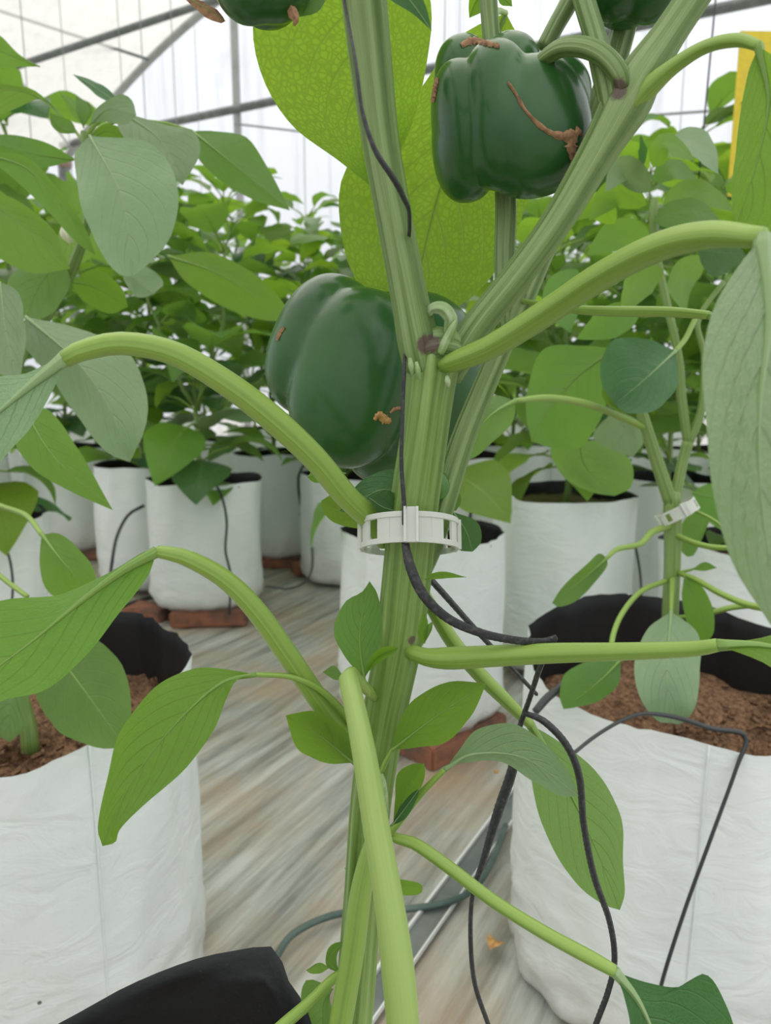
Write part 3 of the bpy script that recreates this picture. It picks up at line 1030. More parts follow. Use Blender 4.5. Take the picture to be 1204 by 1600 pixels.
# ------------------------------------------------------------ peppers (implicit lobes)
def fruit_mesh(center, lobes, d0, parent, mat, nu=72, nv=56, k=26.0, name='bell_pepper'):
    """center (px,py); lobes: (px,py,dz_px,rx,ry,rz,rot_deg) in photo pixels at distance d0"""
    pc = P(center[0], center[1], d0)
    sc = pxm(pc)
    ex = Vector((1, 0, 0)); ey = cu; ez = cf
    Ls = []
    for lb in lobes:
        (lx, ly, lz, rx, ry, rz, rot) = lb
        Ls.append(((lx - center[0]), -(ly - center[1]), lz, rx, ry, rz, R(rot)))
    vs, us = np.meshgrid(np.linspace(0, math.pi, nv + 1), np.linspace(0, 2 * math.pi, nu, endpoint=False), indexing='ij')
    dx = np.sin(vs) * np.cos(us); dz = np.sin(vs) * np.sin(us); dy = np.cos(vs)

    def f(r):
        acc = 0
        for (lx, ly, lz, rx, ry, rz, rot) in Ls:
            X = dx * r - lx; Y = dy * r - ly; Z = dz * r - lz
            c_, s_ = math.cos(rot), math.sin(rot)
            X2 = X * c_ + Y * s_; Y2 = -X * s_ + Y * c_
            q = ((np.abs(X2) / rx) ** 2.3 + (np.abs(Y2) / ry) ** 2.3 + (np.abs(Z) / rz) ** 2.3) ** (1 / 2.3)
            acc = acc + np.exp(-k * np.minimum(q, 20))
        return -np.log(acc + 1e-300) / k - 1.0
    rmax = 400.0
    r = np.full(dx.shape, rmax); done = np.zeros(dx.shape, bool)
    step = 3.0
    for i in range(int(rmax / step)):
        fv = f(r)
        hit = (fv <= 0)
        done |= hit
        r = np.where(done, r, r - step)
        if done.all(): break
    lo = r; hi = r + step
    for i in range(12):
        mid = (lo + hi) / 2
        fv = f(mid)
        lo = np.where(fv <= 0, mid, lo); hi = np.where(fv <= 0, hi, mid)
    r = lo
    V, Fc = [], []
    for i in range(nv + 1):
        for j in range(nu):
            V.append(pc + (ex * (dx[i, j] * r[i, j]) + ey * (dy[i, j] * r[i, j]) + ez * (dz[i, j] * r[i, j])) * sc)
    for i in range(nv):
        for j in range(nu):
            j2 = (j + 1) % nu
            Fc.append((i * nu + j, i * nu + j2, (i + 1) * nu + j2, (i + 1) * nu + j))
    o = mk(name, V, Fc, mat, parent)
    return o


def surf(o, px, py, off=0.0006):
    "point on object o (built in world space, linked without transform other than parents) hit by the photo ray"
    me = o.data
    from mathutils.bvhtree import BVHTree
    if 'bvh' not in surf.__dict__: surf.bvh = {}
    if o.name not in surf.bvh:
        surf.bvh[o.name] = BVHTree.FromPolygons([v.co for v in me.vertices], [tuple(p.vertices) for p in me.polygons])
    r = ray(px, py).normalized()
    loc, nrm, idx, dist = surf.bvh[o.name].ray_cast(Vector((0, 0, CAM_H)), r)
    if loc is None: return None
    if nrm.dot(r) > 0: nrm = -nrm
    return loc + nrm * off


def scar(o, path, name='scar', mat='corky', seed=0):
    "corky strip grown on the skin: path of (px,py,width px)"
    s = spline([(a, b, c) for a, b, c in path], 26)
    V, Fc = [], []
    m = 4
    rows = []
    for i, q in enumerate(s):
        t_ = s[min(i + 1, 26)][:2] - s[max(i - 1, 0)][:2]
        t_ = t_ / (np.linalg.norm(t_) + 1e-9)
        nx, ny = t_[1], -t_[0]
        wv = q[2] * (0.75 + 0.6 * mnoise.noise(Vector((i * 0.7, seed, 0)))) / 2
        row = []
        for k in range(-m, m + 1):
            e = k / m
            p = surf(o, q[0] + nx * wv * e, q[1] + ny * wv * e, 0.0002 + 0.0009 * (1 - e * e) * (1 + 0.7 * mnoise.noise(Vector((i * 0.9, k * 0.9, seed)))))
            row.append(p)
        if all(p is not None for p in row): rows.append(row)
    for row in rows: V += row
    w_ = 2 * m + 1
    for i in range(len(rows) - 1):
        for k in range(2 * m):
            a = i * w_ + k
            Fc.append((a, a + 1, a + w_ + 1, a + w_))
    if Fc:
        return mk(name, V, Fc, MAT[mat], o)


# ------------------------------------------------------------ the main pepper plant
mb = P(470, 1800, 0.27)
plant = thing('pepper_plant', 'tall main pepper plant in front, white clip on its thick ridged stem', 'pepper plant', (0, 0, 0))
plant.location = (mb.x, mb.y, 0.28)
bpy.context.view_layer.update()
D0 = 0.31
stem('stem', [(300, 1960, .22, 60), (455, 1800, .27, 60), (530, 1680, .295, 60), (550, 1600, .305, 60), (566, 1420, .31, 58), (580, 1250, .312, 62), (600, 1120, .312, 66), (622, 1010, .312, 70), (634, 920, .312, 74), (646, 800, .312, 74), (660, 700, .312, 72), (672, 610, .312, 74), (678, 560, .313, 80), (680, 538, .313, 66)], MAT['stem'], plant, ribs=9, amp=0.055, n=72, seg=90)
# side shoot running up behind
stem('branch', [(652, 900, .318, 36), (672, 850, .322, 40), (693, 780, .325, 40), (722, 690, .33, 38), (750, 620, .335, 36), (782, 545, .338, 34), (812, 480, .34, 34), (850, 390, .345, 34), (900, 270, .35, 36), (945, 140, .35, 38), (970, 60, .35, 38), (1000, -60, .35, 38)], MAT['branch'], plant, ribs=7, amp=0.06, n=56, seg=70)
stem('branch', [(660, 575, .311, 56), (652, 530, .309, 62), (640, 470, .307, 56), (617, 350, .303, 54), (594, 220, .297, 56), (578, 90, .290, 64), (562, -60, .282, 70)], MAT['branch'], plant, ribs=9, amp=0.06, n=72, seg=60)
stem('branch', [(700, 590, .314, 40), (722, 545, .313, 50), (752, 500, .312, 46), (812, 425, .310, 46), (870, 345, .308, 48), (935, 235, .306, 58), (975, 165, .305, 74), (1000, 120, .304, 66), (1040, 60, .303, 52), (1080, 0, .302, 50), (1130, -80, .30, 50)], MAT['branch'], plant, ribs=9, amp=0.06, n=72, seg=70)
stem('branch', [(792, 520, .338, 24), (789, 470, .34, 28), (788, 400, .345, 31), (790, 310, .35, 32), (780, 180, .355, 28), (768, 60, .36, 27), (760, -40, .36, 27)], MAT['branch'], plant, ribs=7, amp=0.06, n=48, seg=40)
stem('branch', [(955, 180, .303, 30), (948, 130, .306, 38), (930, 60, .31, 33), (912, 0, .312, 32), (898, -60, .315, 32)], MAT['branch'], plant, ribs=7, amp=0.05, n=40, seg=30)
stem('branch', [(850, 75, .36, 26), (868, 40, .36, 26), (890, 0, .36, 28), (910, -50, .36, 28)], MAT['branch'], plant, ribs=7, amp=0.05, n=40, seg=20)
# swollen purple nodes
def node(pts, n=28):
    stem('node', pts, MAT['branch'], plant, ribs=7, amp=0.05, n=n * 2, seg=24)
node([(654, 556, .3105, 40), (672, 545, .3100, 66), (700, 545, .3115, 60), (716, 552, .3125, 40)])

# curled spent flower bud at the fork
stem('flower_bud', [(668, 492, .305, 10), (676, 482, .304, 16), (692, 482, .303, 20), (704, 497, .303, 20), (703, 515, .304, 18), (700, 540, .305, 12)], MAT['bud'], plant, ribs=5, amp=0.14, n=30, seg=24)
stem('flower_bud', [(712, 500, .301, 4), (706, 512, .3, 9), (695, 535, .3, 12), (688, 552, .301, 10)], MAT['bud'], plant, ribs=4, amp=0.15, n=24, seg=16)
for q in ([(640, 560), (644, 585)], [(650, 566), (655, 592)], [(698, 588), (700, 604)]):
    stem('node', [(q[0][0], q[0][1], .2995, 6), ((q[0][0] + q[1][0]) / 2, (q[0][1] + q[1][1]) / 2, .2985, 9), (q[1][0], q[1][1], .2995, 5)], MAT['bud'], plant, ribs=0, n=14, seg=10)

LF, LM, LD, LP, LB = (MAT[k] for k in ('leaf_fresh', 'leaf_mid', 'leaf_dark', 'leaf_pale', 'leaf_backlit'))

# --- petioles and leaves of the main plant
# 1 upper left arch with its blade leaving the frame
leafe([(100, 562, .277), (50, 600, .270), (-10, 650, .262), (-120, 740, .25)],
      [(92, 590, .272), (60, 650, .264), (20, 700, .257), (-50, 770, .25)],
      [(75, 568, .279), (40, 583, .277), (0, 588, .274), (-60, 600, .268), (-120, 660, .26)], LP, plant, seed=1, bulge=0.25, wave=0.006,
      petiole=[(600, 850, .318, 22), (578, 812, .312, 36), (540, 775, .306, 38), (490, 715, .301, 40), (420, 650, .296, 42), (350, 597, .291, 40), (270, 552, .287, 38), (190, 537, .283, 36), (130, 548, .279, 32), (100, 562, .277, 28)])
# 2 lower left arch
leafe([(245, 862, .287), (190, 893, .28), (120, 945, .272), (40, 1010, .262), (-60, 1080, .25), (-150, 1120, .243)],
      [(228, 905, .283), (180, 965, .272), (130, 1030, .262), (70, 1078, .255), (0, 1096, .25), (-80, 1140, .245)],
      [(225, 862, .288), (160, 900, .288), (90, 930, .282), (0, 938, .27), (-90, 980, .26)], LF, plant, seed=2, bulge=0.1, wave=0.012,
      petiole=[(575, 1200, .312, 20), (545, 1155, .309, 28), (505, 1105, .306, 32), (450, 1025, .301, 34), (400, 955, .297, 33), (350, 905, .294, 30), (290, 872, .290, 26), (240, 864, .287, 20), (190, 895, .280, 12)])
# 3 hanging leaf left centre
leafe([(400, 1054, .292), (345, 1068, .288), (280, 1125, .282), (220, 1200, .277), (180, 1270, .273), (160, 1322, .271)],
      [(370, 1062, .285), (352, 1095, .284), (332, 1145, .278), (285, 1205, .272), (225, 1258, .27), (187, 1296, .268), (180, 1316, .27)],
      [(350, 1045, .292), (300, 1046, .293), (240, 1075, .287), (188, 1145, .281), (165, 1225, .276), (153, 1290, .272)], LF, plant, seed=3, bulge=0.1, wave=0.02,
      petiole=[(560, 1150, .309, 10), (535, 1112, .304, 11), (500, 1078, .300, 10), (455, 1058, .296, 9), (400, 1054, .292, 8), (345, 1068, .2878, 5)])
# 4 small oval leaf
leafe([(552, 1192, .303), (500, 1150, .298), (446, 1118, .294)], [(510, 1192, .302), (465, 1170, .298)], [(540, 1142, .294), (495, 1112, .291), (462, 1114, .292)], LF, plant, seed=4, bulge=0.08, n=18, petiole=[(570, 1215, .308, 6), (552, 1192, .303, 6), (520, 1163, .2995, 4)])
# 5 upright leaf left of the stem
leafe([(568, 1062, .300), (562, 990, .303), (577, 908, .307)], [(538, 1025, .298), (521, 985, .3), (538, 942, .304), (565, 925, .306)], [(588, 1025, .302), (597, 975, .305), (590, 930, .307)], LM, plant, seed=5, bulge=0.06, n=20, petiole=[(580, 1085, .302, 8), (568, 1062, .300, 6), (563, 1020, .3013, 4)])
# 6 small curled bright leaf
leafw([(572, 1050, .299), (592, 1026, .295), (622, 1012, .292)], 10, 8, LF, plant, dl=-.004, dr=-.004, n=14, a=1.3, b=0.5, seed=6)
# 6b little one behind
leafe([(538, 1060, .303), (522, 1048, .306), (504, 1050, .309)], [(522, 1040, .306)], [(522, 1062, .306)], LM, plant, seed=7, n=10)
# 7 leaf right of the stem
leafe([(612, 1172, .298), (680, 1120, .293), (760, 1067, .289)], [(622, 1130, .294), (650, 1090, .29), (700, 1066, .287)], [(650, 1168, .297), (695, 1160, .294), (735, 1120, .291)], LF, plant, seed=8, bulge=0.06, petiole=[(596, 1205, .301, 8), (604, 1187, .2995, 8), (612, 1172, .298, 6), (650, 1143, .2955, 4)])
# 8 small folded leaf
leafe([(614, 1288, .299), (630, 1245, .297), (662, 1193, .295)], [(617, 1245, .297), (620, 1210, .294), (642, 1194, .293)], [(632, 1262, .295), (655, 1235, .292), (664, 1210, .293)], LF, plant, seed=9, bulge=0.05, n=16)
# 9 pale leaf on the right
leafe([(695, 1202, .295), (740, 1178, .290), (820, 1185, .284), (903, 1243, .281)], [(715, 1175, .291), (745, 1140, .287), (800, 1131, .283), (855, 1165, .281), (890, 1210, .28)], [(725, 1192, .292), (780, 1190, .288), (835, 1222, .284), (875, 1244, .282)], LP, plant, seed=10, bulge=0.06,
      petiole=[(600, 1310, .302, 14), (622, 1285, .299, 12), (655, 1243, .297, 11), (695, 1204, .295, 9), (740, 1180, .2902, 5)])
# 10 broad leaf behind, right
leafe([(828, 1132, .34), (880, 1220, .345), (930, 1325, .35), (968, 1422, .352)], [(828, 1170, .335), (832, 1230, .335), (855, 1310, .337), (900, 1380, .342), (940, 1412, .348)], [(875, 1160, .348), (930, 1205, .355), (968, 1270, .36), (973, 1350, .357), (976, 1395, .355)], LM, plant, seed=11, bulge=0.08, wave=0.012,
      petiole=[(652, 905, .322, 12), (672, 945, .322, 20), (705, 1000, .325, 24), (745, 1050, .33, 24), (790, 1095, .335, 21), (835, 1140, .34, 16), (880, 1218, .3445, 7)])
# 11 lower right leaf
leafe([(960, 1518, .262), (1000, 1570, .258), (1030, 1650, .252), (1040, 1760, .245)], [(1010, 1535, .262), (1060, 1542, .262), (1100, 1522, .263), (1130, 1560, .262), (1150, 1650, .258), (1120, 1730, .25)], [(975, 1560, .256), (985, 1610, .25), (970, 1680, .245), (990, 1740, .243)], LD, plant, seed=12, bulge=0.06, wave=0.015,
      petiole=[(600, 1300, .305, 14), (622, 1311, .301, 16), (650, 1320, .297, 19), (700, 1355, .291, 20), (770, 1408, .284, 20), (850, 1458, .275, 21), (920, 1496, .267, 22), (965, 1524, .261, 20), (1005, 1580, .2572, 12), (1030, 1650, .2512, 8)])
# 12 long level petiole, right
leafe([(1120, 1008, .262), (1200, 1010, .258), (1300, 1040, .25), (1400, 1100, .245)], [(1180, 998, .262), (1260, 985, .262), (1360, 1030, .25)], [(1200, 1040, .25), (1280, 1110, .24), (1370, 1130, .24)], LF, plant, seed=13, n=18,
      petiole=[(640, 1018, .304, 24), (665, 1027, .299, 28), (700, 1029, .296, 35), (760, 1026, .291, 34), (860, 1021, .284, 32), (980, 1018, .275, 28), (1080, 1014, .267, 25), (1150, 1012, .261, 22), (1230, 1016, .256, 16)])
# 13 big right petiole with the large pale leaf beside the lens
leafe([(1190, 372, .215), (1200, 500, .200), (1185, 640, .19), (1190, 800, .185), (1225, 1010, .185)],
      [(1150, 420, .205), (1108, 500, .195), (1099, 620, .186), (1112, 760, .18), (1150, 890, .18)],
      [(1250, 420, .215), (1300, 540, .21), (1310, 700, .205), (1290, 880, .2)], LP, plant, seed=14, bulge=0.08, wave=0.008, n=30,
      petiole=[(690, 572, .304, 22), (712, 564, .300, 32), (770, 540, .293, 38), (850, 490, .28, 42), (940, 430, .262, 44), (1030, 385, .245, 45), (1110, 367, .23, 42), (1170, 368, .22, 34), (1198, 400, .211, 20), (1200, 500, .2, 9)])
# 14 thin pale petiole
leafe([(1105, 492, .30), (1160, 520, .3), (1230, 600, .3)], [(1160, 490, .3), (1220, 530, .3)], [(1130, 540, .3), (1180, 590, .3)], LM, plant, seed=15, n=14,
      petiole=[(815, 470, .335, 8), (880, 482, .33, 12), (950, 486, .322, 16), (1040, 487, .312, 16), (1110, 493, .303, 14)])
# 15 upper right petiole and leaf
leafe([(1185, 72, .268), (1200, 160, .262), (1180, 260, .26), (1150, 352, .262)], [(1230, 110, .255), (1270, 220, .25), (1240, 330, .255), (1190, 380, .26)], [(1165, 125, .268), (1152, 210, .268), (1144, 280, .266), (1143, 325, .264)], LF, plant, seed=16, bulge=0.08,
      petiole=[(985, 170, .30, 22), (1010, 140, .298, 32), (1050, 105, .292, 24), (1100, 74, .284, 20), (1150, 63, .275, 20), (1185, 74, .267, 16), (1198, 150, .2615, 7)])
# 16 foreground petiole drooping toward the lens
leafe([(634, 1640, .222), (650, 1800, .2), (690, 2000, .18)], [(580, 1700, .21), (560, 1850, .19)], [(700, 1700, .21), (760, 1860, .19)], LM, plant, seed=17, n=14,
      pmat=MAT['petiole_pale'], petiole=[(585, 1090, .305, 14), (556, 1062, .298, 22), (545, 1058, .290, 31), (556, 1110, .279, 34), (570, 1180, .268, 38), (588, 1290, .256, 42), (607, 1400, .244, 46), (622, 1510, .233, 52), (628, 1620, .223, 54)])
# 16b petiole in front of lower stem
leafe([(525, 1640, .272), (500, 1800, .25), (470, 1900, .24)], [(560, 1700, .27), (540, 1850, .25)], [(470, 1700, .27), (440, 1850, .25)], LM, plant, seed=18, n=14,
      petiole=[(590, 1290, .305, 16), (577, 1330, .299, 26), (563, 1400, .293, 34), (551, 1490, .285, 36), (538, 1600, .275, 38), (528, 1680, .27, 34)])
# 17, 18 large backlit leaves behind the fork
leafe([(560, -170, .36), (556, -20, .375), (556, 120, .39), (590, 300, .40)], [(640, -110, .36), (672, 0, .37), (668, 90, .38), (645, 190, .395), (612, 260, .40)], [(440, -100, .37), (396, 20, .385), (410, 120, .395), (455, 195, .40), (530, 252, .40)], LB, plant, seed=19, bulge=0.05, wave=0.008, n=28,
      petiole=[(575, -120, .292, 12), (566, -160, .33, 12), (560, -170, .36, 10)])
leafe([(790, 20, .41), (735, 160, .425), (680, 320, .43), (640, 495, .42)], [(835, 120, .42), (830, 260, .43), (800, 380, .43), (730, 470, .425)], [(715, 60, .41), (640, 160, .41), (560, 235, .41), (530, 300, .41), (540, 400, .41), (580, 470, .415)], LB, plant, seed=20, bulge=0.05, wave=0.008, n=28,
      petiole=[(768, 60, .362, 10), (775, 20, .385, 10), (790, 18, .41, 8)])
# small leaf tips at the top
leafe([(590, -60, .275), (640, 0, .27), (674, 48, .268)], [(640, -40, .27), (665, 10, .268)], [(600, -10, .272), (645, 22, .269)], LD, plant, seed=21, n=14)
leafe([(780, -40, .37), (745, 0, .375), (733, 28, .38)], [(770, 0, .37), (760, 15, .37)], [(740, -20, .37), (732, 5, .375)], LF, plant, seed=22, n=12)
leafe([(775, -30, .37), (785, -5, .37), (800, 10, .37)], [(795, -20, .37)], [(780, 5, .37)], LF, plant, seed=22, n=10)
# dark leaves under the lower pepper
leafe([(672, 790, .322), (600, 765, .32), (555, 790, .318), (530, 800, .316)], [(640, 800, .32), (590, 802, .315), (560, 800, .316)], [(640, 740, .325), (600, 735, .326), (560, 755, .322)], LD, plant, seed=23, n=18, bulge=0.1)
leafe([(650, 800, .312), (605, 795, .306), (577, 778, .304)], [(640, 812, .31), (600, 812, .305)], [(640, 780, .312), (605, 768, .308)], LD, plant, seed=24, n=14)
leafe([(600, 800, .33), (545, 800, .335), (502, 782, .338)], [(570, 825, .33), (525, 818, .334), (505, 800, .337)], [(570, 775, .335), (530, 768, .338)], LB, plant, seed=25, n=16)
leafe([(540, 740, .32), (515, 735, .325), (480, 745, .33)], [(510, 752, .325), (490, 754, .33)], [(510, 728, .325), (490, 734, .33)], LF, plant, seed=25, n=10)
leafe([(690, 770, .33), (704, 785, .33), (712, 798, .33)], [(716, 770, .33), (720, 785, .33)], [(694, 782, .33), (700, 796, .33)], LM, plant, seed=26, n=10)
leafe([(708, 800, .40), (728, 830, .40), (738, 862, .40)], [(745, 815, .4), (752, 845, .4)], [(700, 830, .4), (715, 858, .4)], LD, plant, seed=26, n=10)
# thin pointed leaf right of the stem and bud cluster
leafe([(664, 905, .298), (695, 896, .293), (728, 902, .29)], [(672, 897, .296), (695, 893, .292)], [(680, 905, .295), (705, 903, .292)], LF, plant, seed=27, n=12)
leafe([(660, 1008, .299), (656, 985, .296), (661, 956, .295)], [(652, 990, .297), (656, 968, .296)], [(668, 995, .296), (668, 970, .295)], LF, plant, seed=28, n=12)
leafe([(663, 1005, .298), (670, 985, .295), (676, 970, .294)], [(666, 980, .296)], [(674, 985, .295)], LM, plant, seed=29, n=10)
leafe([(612, 1290, .299), (635, 1260, .294), (655, 1232, .291)], [(622, 1265, .295), (640, 1242, .292)], [(634, 1278, .294), (650, 1250, .291)], LD, plant, seed=30, n=12)
# shoots at the lower left of the stem
leafe([(520, 1545, .30), (505, 1570, .30), (505, 1620, .3)], [(480, 1530, .3), (470, 1565, .3), (485, 1605, .3)], [(515, 1560, .3), (520, 1590, .3)], LM, plant, seed=31, n=14,)
leafe([(530, 1520, .30), (512, 1500, .30), (537, 1472, .30)], [(510, 1510, .3), (511, 1485, .3), (523, 1473, .3)], [(526, 1505, .3), (527, 1490, .3)], LM, plant, seed=32, n=12)
leafe([(515, 1512, .30), (495, 1508, .30), (478, 1516, .30)], [(498, 1504, .3)], [(500, 1521, .3), (485, 1521, .3)], LF, plant, seed=33, n=10)
stem('petiole', [(548, 1515, .30, 14), (520, 1530, .295, 15), (485, 1565, .287, 17), (445, 1600, .278, 19), (400, 1640, .27, 19)], MAT['petiole'], plant, ribs=3, n=18, seg=18)
leafe([(598, 1378, .315), (630, 1385, .318), (660, 1388, .32)], [(625, 1374, .318), (655, 1380, .32)], [(625, 1398, .318), (655, 1397, .32)], LF, plant, seed=34, n=12)
leafe([(555, 1370, .315), (545, 1365, .317), (538, 1356, .318)], [(548, 1358, .317)], [(546, 1372, .317)], LM, plant, seed=35, n=8)
stem('flower_bud', [(592, 1205, .301, 8), (596, 1225, .2995, 14), (598, 1262, .299, 16), (597, 1300, .301, 10)], MAT['bud'], plant, ribs=4, amp=0.1, n=24, seg=16)
stem('young_pepper', [(676, 735, .322, 8), (684, 745, .321, 22), (688, 762, .32, 26), (685, 778, .32, 16)], MAT['young_pepper'], plant, ribs=4, amp=0.08, n=24, seg=14)

# --- fruits
f1 = fruit_mesh((585, 595), [
    (505, 545, -10, 78, 112, 90, -24),
    (556, 602, -58, 92, 134, 76, -14),
    (640, 590, -5, 118, 130, 90, 8),
    (590, 560, 60, 110, 120, 80, 0),
    (585, 660, 30, 62, 94, 80, 10)], 0.40, plant, MAT['pepper'], k=55, nu=120, nv=90)
bpy.context.view_layer.update()
scar(f1, [(584, 656, 6), (592, 648, 14), (600, 655, 18), (609, 658, 10)], 'dried_petal', 'dry_petal', seed=2)
scar(f1, [(608, 645, 4), (618, 638, 7), (628, 640, 8), (640, 650, 8)], 'scar', 'corky', seed=3)
scar(f1, [(434, 532, 3), (438, 520, 7), (445, 512, 3)], 'scar', 'corky', seed=4)
f2 = fruit_mesh((790, 190), [
    (822, 218, -34, 88, 100, 76, 10),
    (770, 200, -34, 58, 106, 74, 4),
    (722, 200, -6, 46, 92, 78, 10),
    (728, 225, 10, 52, 80, 76, 6),
    (735, 112, 48, 50, 80, 64, 14),
    (797, 108, 52, 54, 82, 66, -12),
    (846, 180, -6, 66, 84, 76, -24)], 0.34, plant, MAT['pepper'], k=42, nu=120, nv=90)
bpy.context.view_layer.update()
scar(f2, [(793, 130, 4), (806, 148, 7), (820, 172, 7), (845, 198, 10), (866, 210, 14), (890, 213, 26), (905, 205, 22)], seed=5)
scar(f2, [(893, 212, 24), (892, 232, 20), (895, 250, 13), (892, 264, 7)], seed=6)
scar(f2, [(720, 72, 10), (738, 64, 16), (758, 68, 12), (780, 74, 6)], seed=7)
scar(f2, [(677, 160, 5), (680, 140, 8), (684, 122, 4)], seed=8)
stem('peduncle', [(832, 112, .325, 16), (850, 92, .318, 22), (880, 74, .309, 27), (915, 74, .303, 30), (945, 88, .299, 31), (967, 115, .298, 30), (972, 140, .300, 24)], MAT['branch'], f2, ribs=5, amp=0.06, n=30, seg=30)
f3 = fruit_mesh((405, -60), [(385, -55, -10, 62, 92, 60, 10), (430, -62, 0, 66, 90, 60, -8), (410, -70, 40, 60, 80, 60, 0)], 0.33, plant, MAT['pepper'], k=30, nu=48, nv=36)
stem('dried_flower', [(452, 5, .325, 8), (458, 22, .323, 14), (462, 32, .322, 8), (459, 40, .322, 3)], MAT['corky'], f3, ribs=4, amp=0.2, n=16, seg=12)
stem('peduncle', [(410, -140, .33, 20), (450, -170, .32, 22), (520, -150, .30, 22), (556, -100, .29, 20)], MAT['branch'], f3, n=20, seg=16)
leafe([(520, -30, .34), (490, 5, .335), (450, 26, .335)], [(490, -15, .335), (450, 10, .335)], [(500, 15, .335), (470, 26, .335)], LM, plant, seed=40, n=12)
leafe([(280, -10, .33), (320, 12, .33), (352, 33, .33)], [(315, 22, .33), (340, 36, .33)], [(322, 5, .332), (345, 22, .333)], MAT['corky'], plant, seed=41, n=12, wave=0.06, name='withered_leaf')
f4 = fruit_mesh((988, -45), [(955, -42, -8, 45, 75, 50, 6), (1012, -42, -10, 52, 79, 52, -4), (985, -60, 30, 58, 80, 50, 0)], 0.335, plant, MAT['pepper'], k=34, nu=48, nv=36)
stem('peduncle', [(985, -120, .335, 18), (1010, -150, .325, 20), (1060, -130, .315, 20), (1085, -60, .305, 18)], MAT['branch'], f4, n=20, seg=16)

# ------------------------------------------------------------ trellis clip
def trellis_clip(cx, cy, d, rad, hgt, tilt, label, nwin=11, roll=0.0):
    c = P(cx, cy, d)
    root = thing('trellis_clip', label, 'plant clip', c)
    bpy.context.view_layer.update()
    Mx = Matrix.Translation(c) @ Matrix.Rotation(tilt, 4, 'X') @ Matrix.Rotation(roll, 4, 'Y')
    th = 0.0011
    D = []
    def arc(a0, a1, z0_, z1_, r0, r1, n):
        V, Fc = [], []
        for i in range(n + 1):
            a = a0 + (a1 - a0) * i / n
            for (r_, z_) in ((r0, z0_), (r1, z0_), (r1, z1_), (r0, z1_)):
                V.append(Mx @ Vector((math.sin(a) * r_, -math.cos(a) * r_, z_)))
        for i in range(n):
            for k in range(4):
                k2 = (k + 1) % 4
                Fc.append((i * 4 + k, i * 4 + k2, (i + 1) * 4 + k2, (i + 1) * 4 + k))
        Fc += [(3, 2, 1, 0), (n * 4, n * 4 + 1, n * 4 + 2, n * 4 + 3)]
        return V, Fc, [(0, 0)] * len(V)
    h = hgt / 2
    rim_ = hgt * 0.17
    D.append(arc(0, 2 * math.pi, h - rim_, h, rad - th, rad + th * 0.5, 64))
    D.append(arc(0, 2 * math.pi, -h, -h + rim_, rad - th, rad + th * 0.5, 64))
    for i in range(nwin):
        a = 2 * math.pi * (i + 0.0) / nwin
        wid = (0.42 if i == 0 else 0.145)
        D.append(arc(a - wid, a + wid, -h, h, rad - th, rad, 8))
    for a in (1.5, 1.9, 4.4, 4.8):     # hinge and latch flanges
        D.append(arc(a - 0.03, a + 0.03, -h * 1.0, h * 1.0, rad, rad + 0.0016, 2))
    V, Fc, UV, _ = merge(D)
    mk('ring', V, Fc, MAT['clip'], root, UV, smooth=False)
    # string clamp: ribbed spine
    D = []
    for x0, x1, y0, y1 in ((-0.0024, 0.0024, -rad - 0.0022, -rad + 0.0004), (-0.0030, -0.0020, -rad - 0.0030, -rad), (0.0020, 0.0030, -rad - 0.0030, -rad)):
        pts = [Vector((x, y, z)) for z in (-h * 1.04, h * 1.22) for (x, y) in ((x0, y0), (x1, y0), (x1, y1), (x0, y1))]
        D.append(([Mx @ p for p in pts], [(3, 2, 1, 0), (4, 5, 6, 7), (0, 1, 5, 4), (1, 2, 6, 5), (2, 3, 7, 6), (3, 0, 4, 7)], [(0, 0)] * 8))
    V, Fc, UV, _ = merge(D)
    mk('string_clamp', V, Fc, MAT['clip'], root, UV, smooth=False)
    return root


trellis_clip(639, 836, .3125, 0.0208, 0.0128, R(-22), 'translucent white plastic clip ring around the thick main stem')

# ------------------------------------------------------------ twines
K = MAT['black_twine']
img_cable('support_twine', [(525, -60, .285, 4), (543, 30, .275, 4), (556, 100, .264, 5), (566, 175, .262, 6), (586, 235, .262, 8), (612, 275, .264, 9), (630, 308, .27, 8), (640, 345, .285, 6), (634, 440, .34, 5), (632, 560, .305, 5), (629, 640, .30, 6), (627, 720, .297, 6), (631, 785, .2945, 7), (632, 812, .2945, 8), (633, 845, .2935, 11), (641, 885, .288, 15), (662, 930, .286, 15), (700, 966, .286, 14), (750, 988, .286, 13), (800, 999, .287, 12), (845, 1002, .288, 11), (868, 996, .289, 10)], K, 'black twine down through the clip, bending away right above the level petiole', 'twine', seg=160, ribs=3, amp=0.2, n=18, twist=60)
img_cable('support_twine', [(640, 870, .335, 10), (690, 925, .338, 10), (730, 970, .345, 9), (765, 1008, .355, 8), (800, 1045, .365, 7), (838, 1085, .375, 6)], K, 'dark twine behind the petiole slanting down right of the main stem', 'twine', ribs=3, amp=0.15, n=12, twist=20)
img_cable('support_twine', [(866, 998, .289, 10), (845, 1040, .30, 9), (828, 1090, .31, 8), (808, 1150, .315, 9), (800, 1205, .32, 15), (778, 1270, .32, 15), (755, 1345, .32, 10), (738, 1400, .32, 7), (735, 1470, .32, 7), (742, 1540, .32, 7), (765, 1610, .32, 7), (790, 1700, .32, 7)], K, 'black twine hanging down beside the main plant to the ground sheet', 'twine', seg=110, ribs=3, amp=0.18, n=14, twist=40)
img_cable('support_twine', [(818, 1114, .31, 8), (850, 1128, .308, 11), (885, 1165, .306, 11), (905, 1215, .305, 11), (912, 1290, .305, 10), (928, 1370, .305, 10), (952, 1440, .305, 9), (960, 1500, .305, 9), (950, 1550, .305, 9), (928, 1610, .305, 9), (900, 1700, .305, 9)], K, 'black twine looping over the broad leaf in front of the right bag', 'twine', seg=90, ribs=3, amp=0.18, n=14, twist=40)
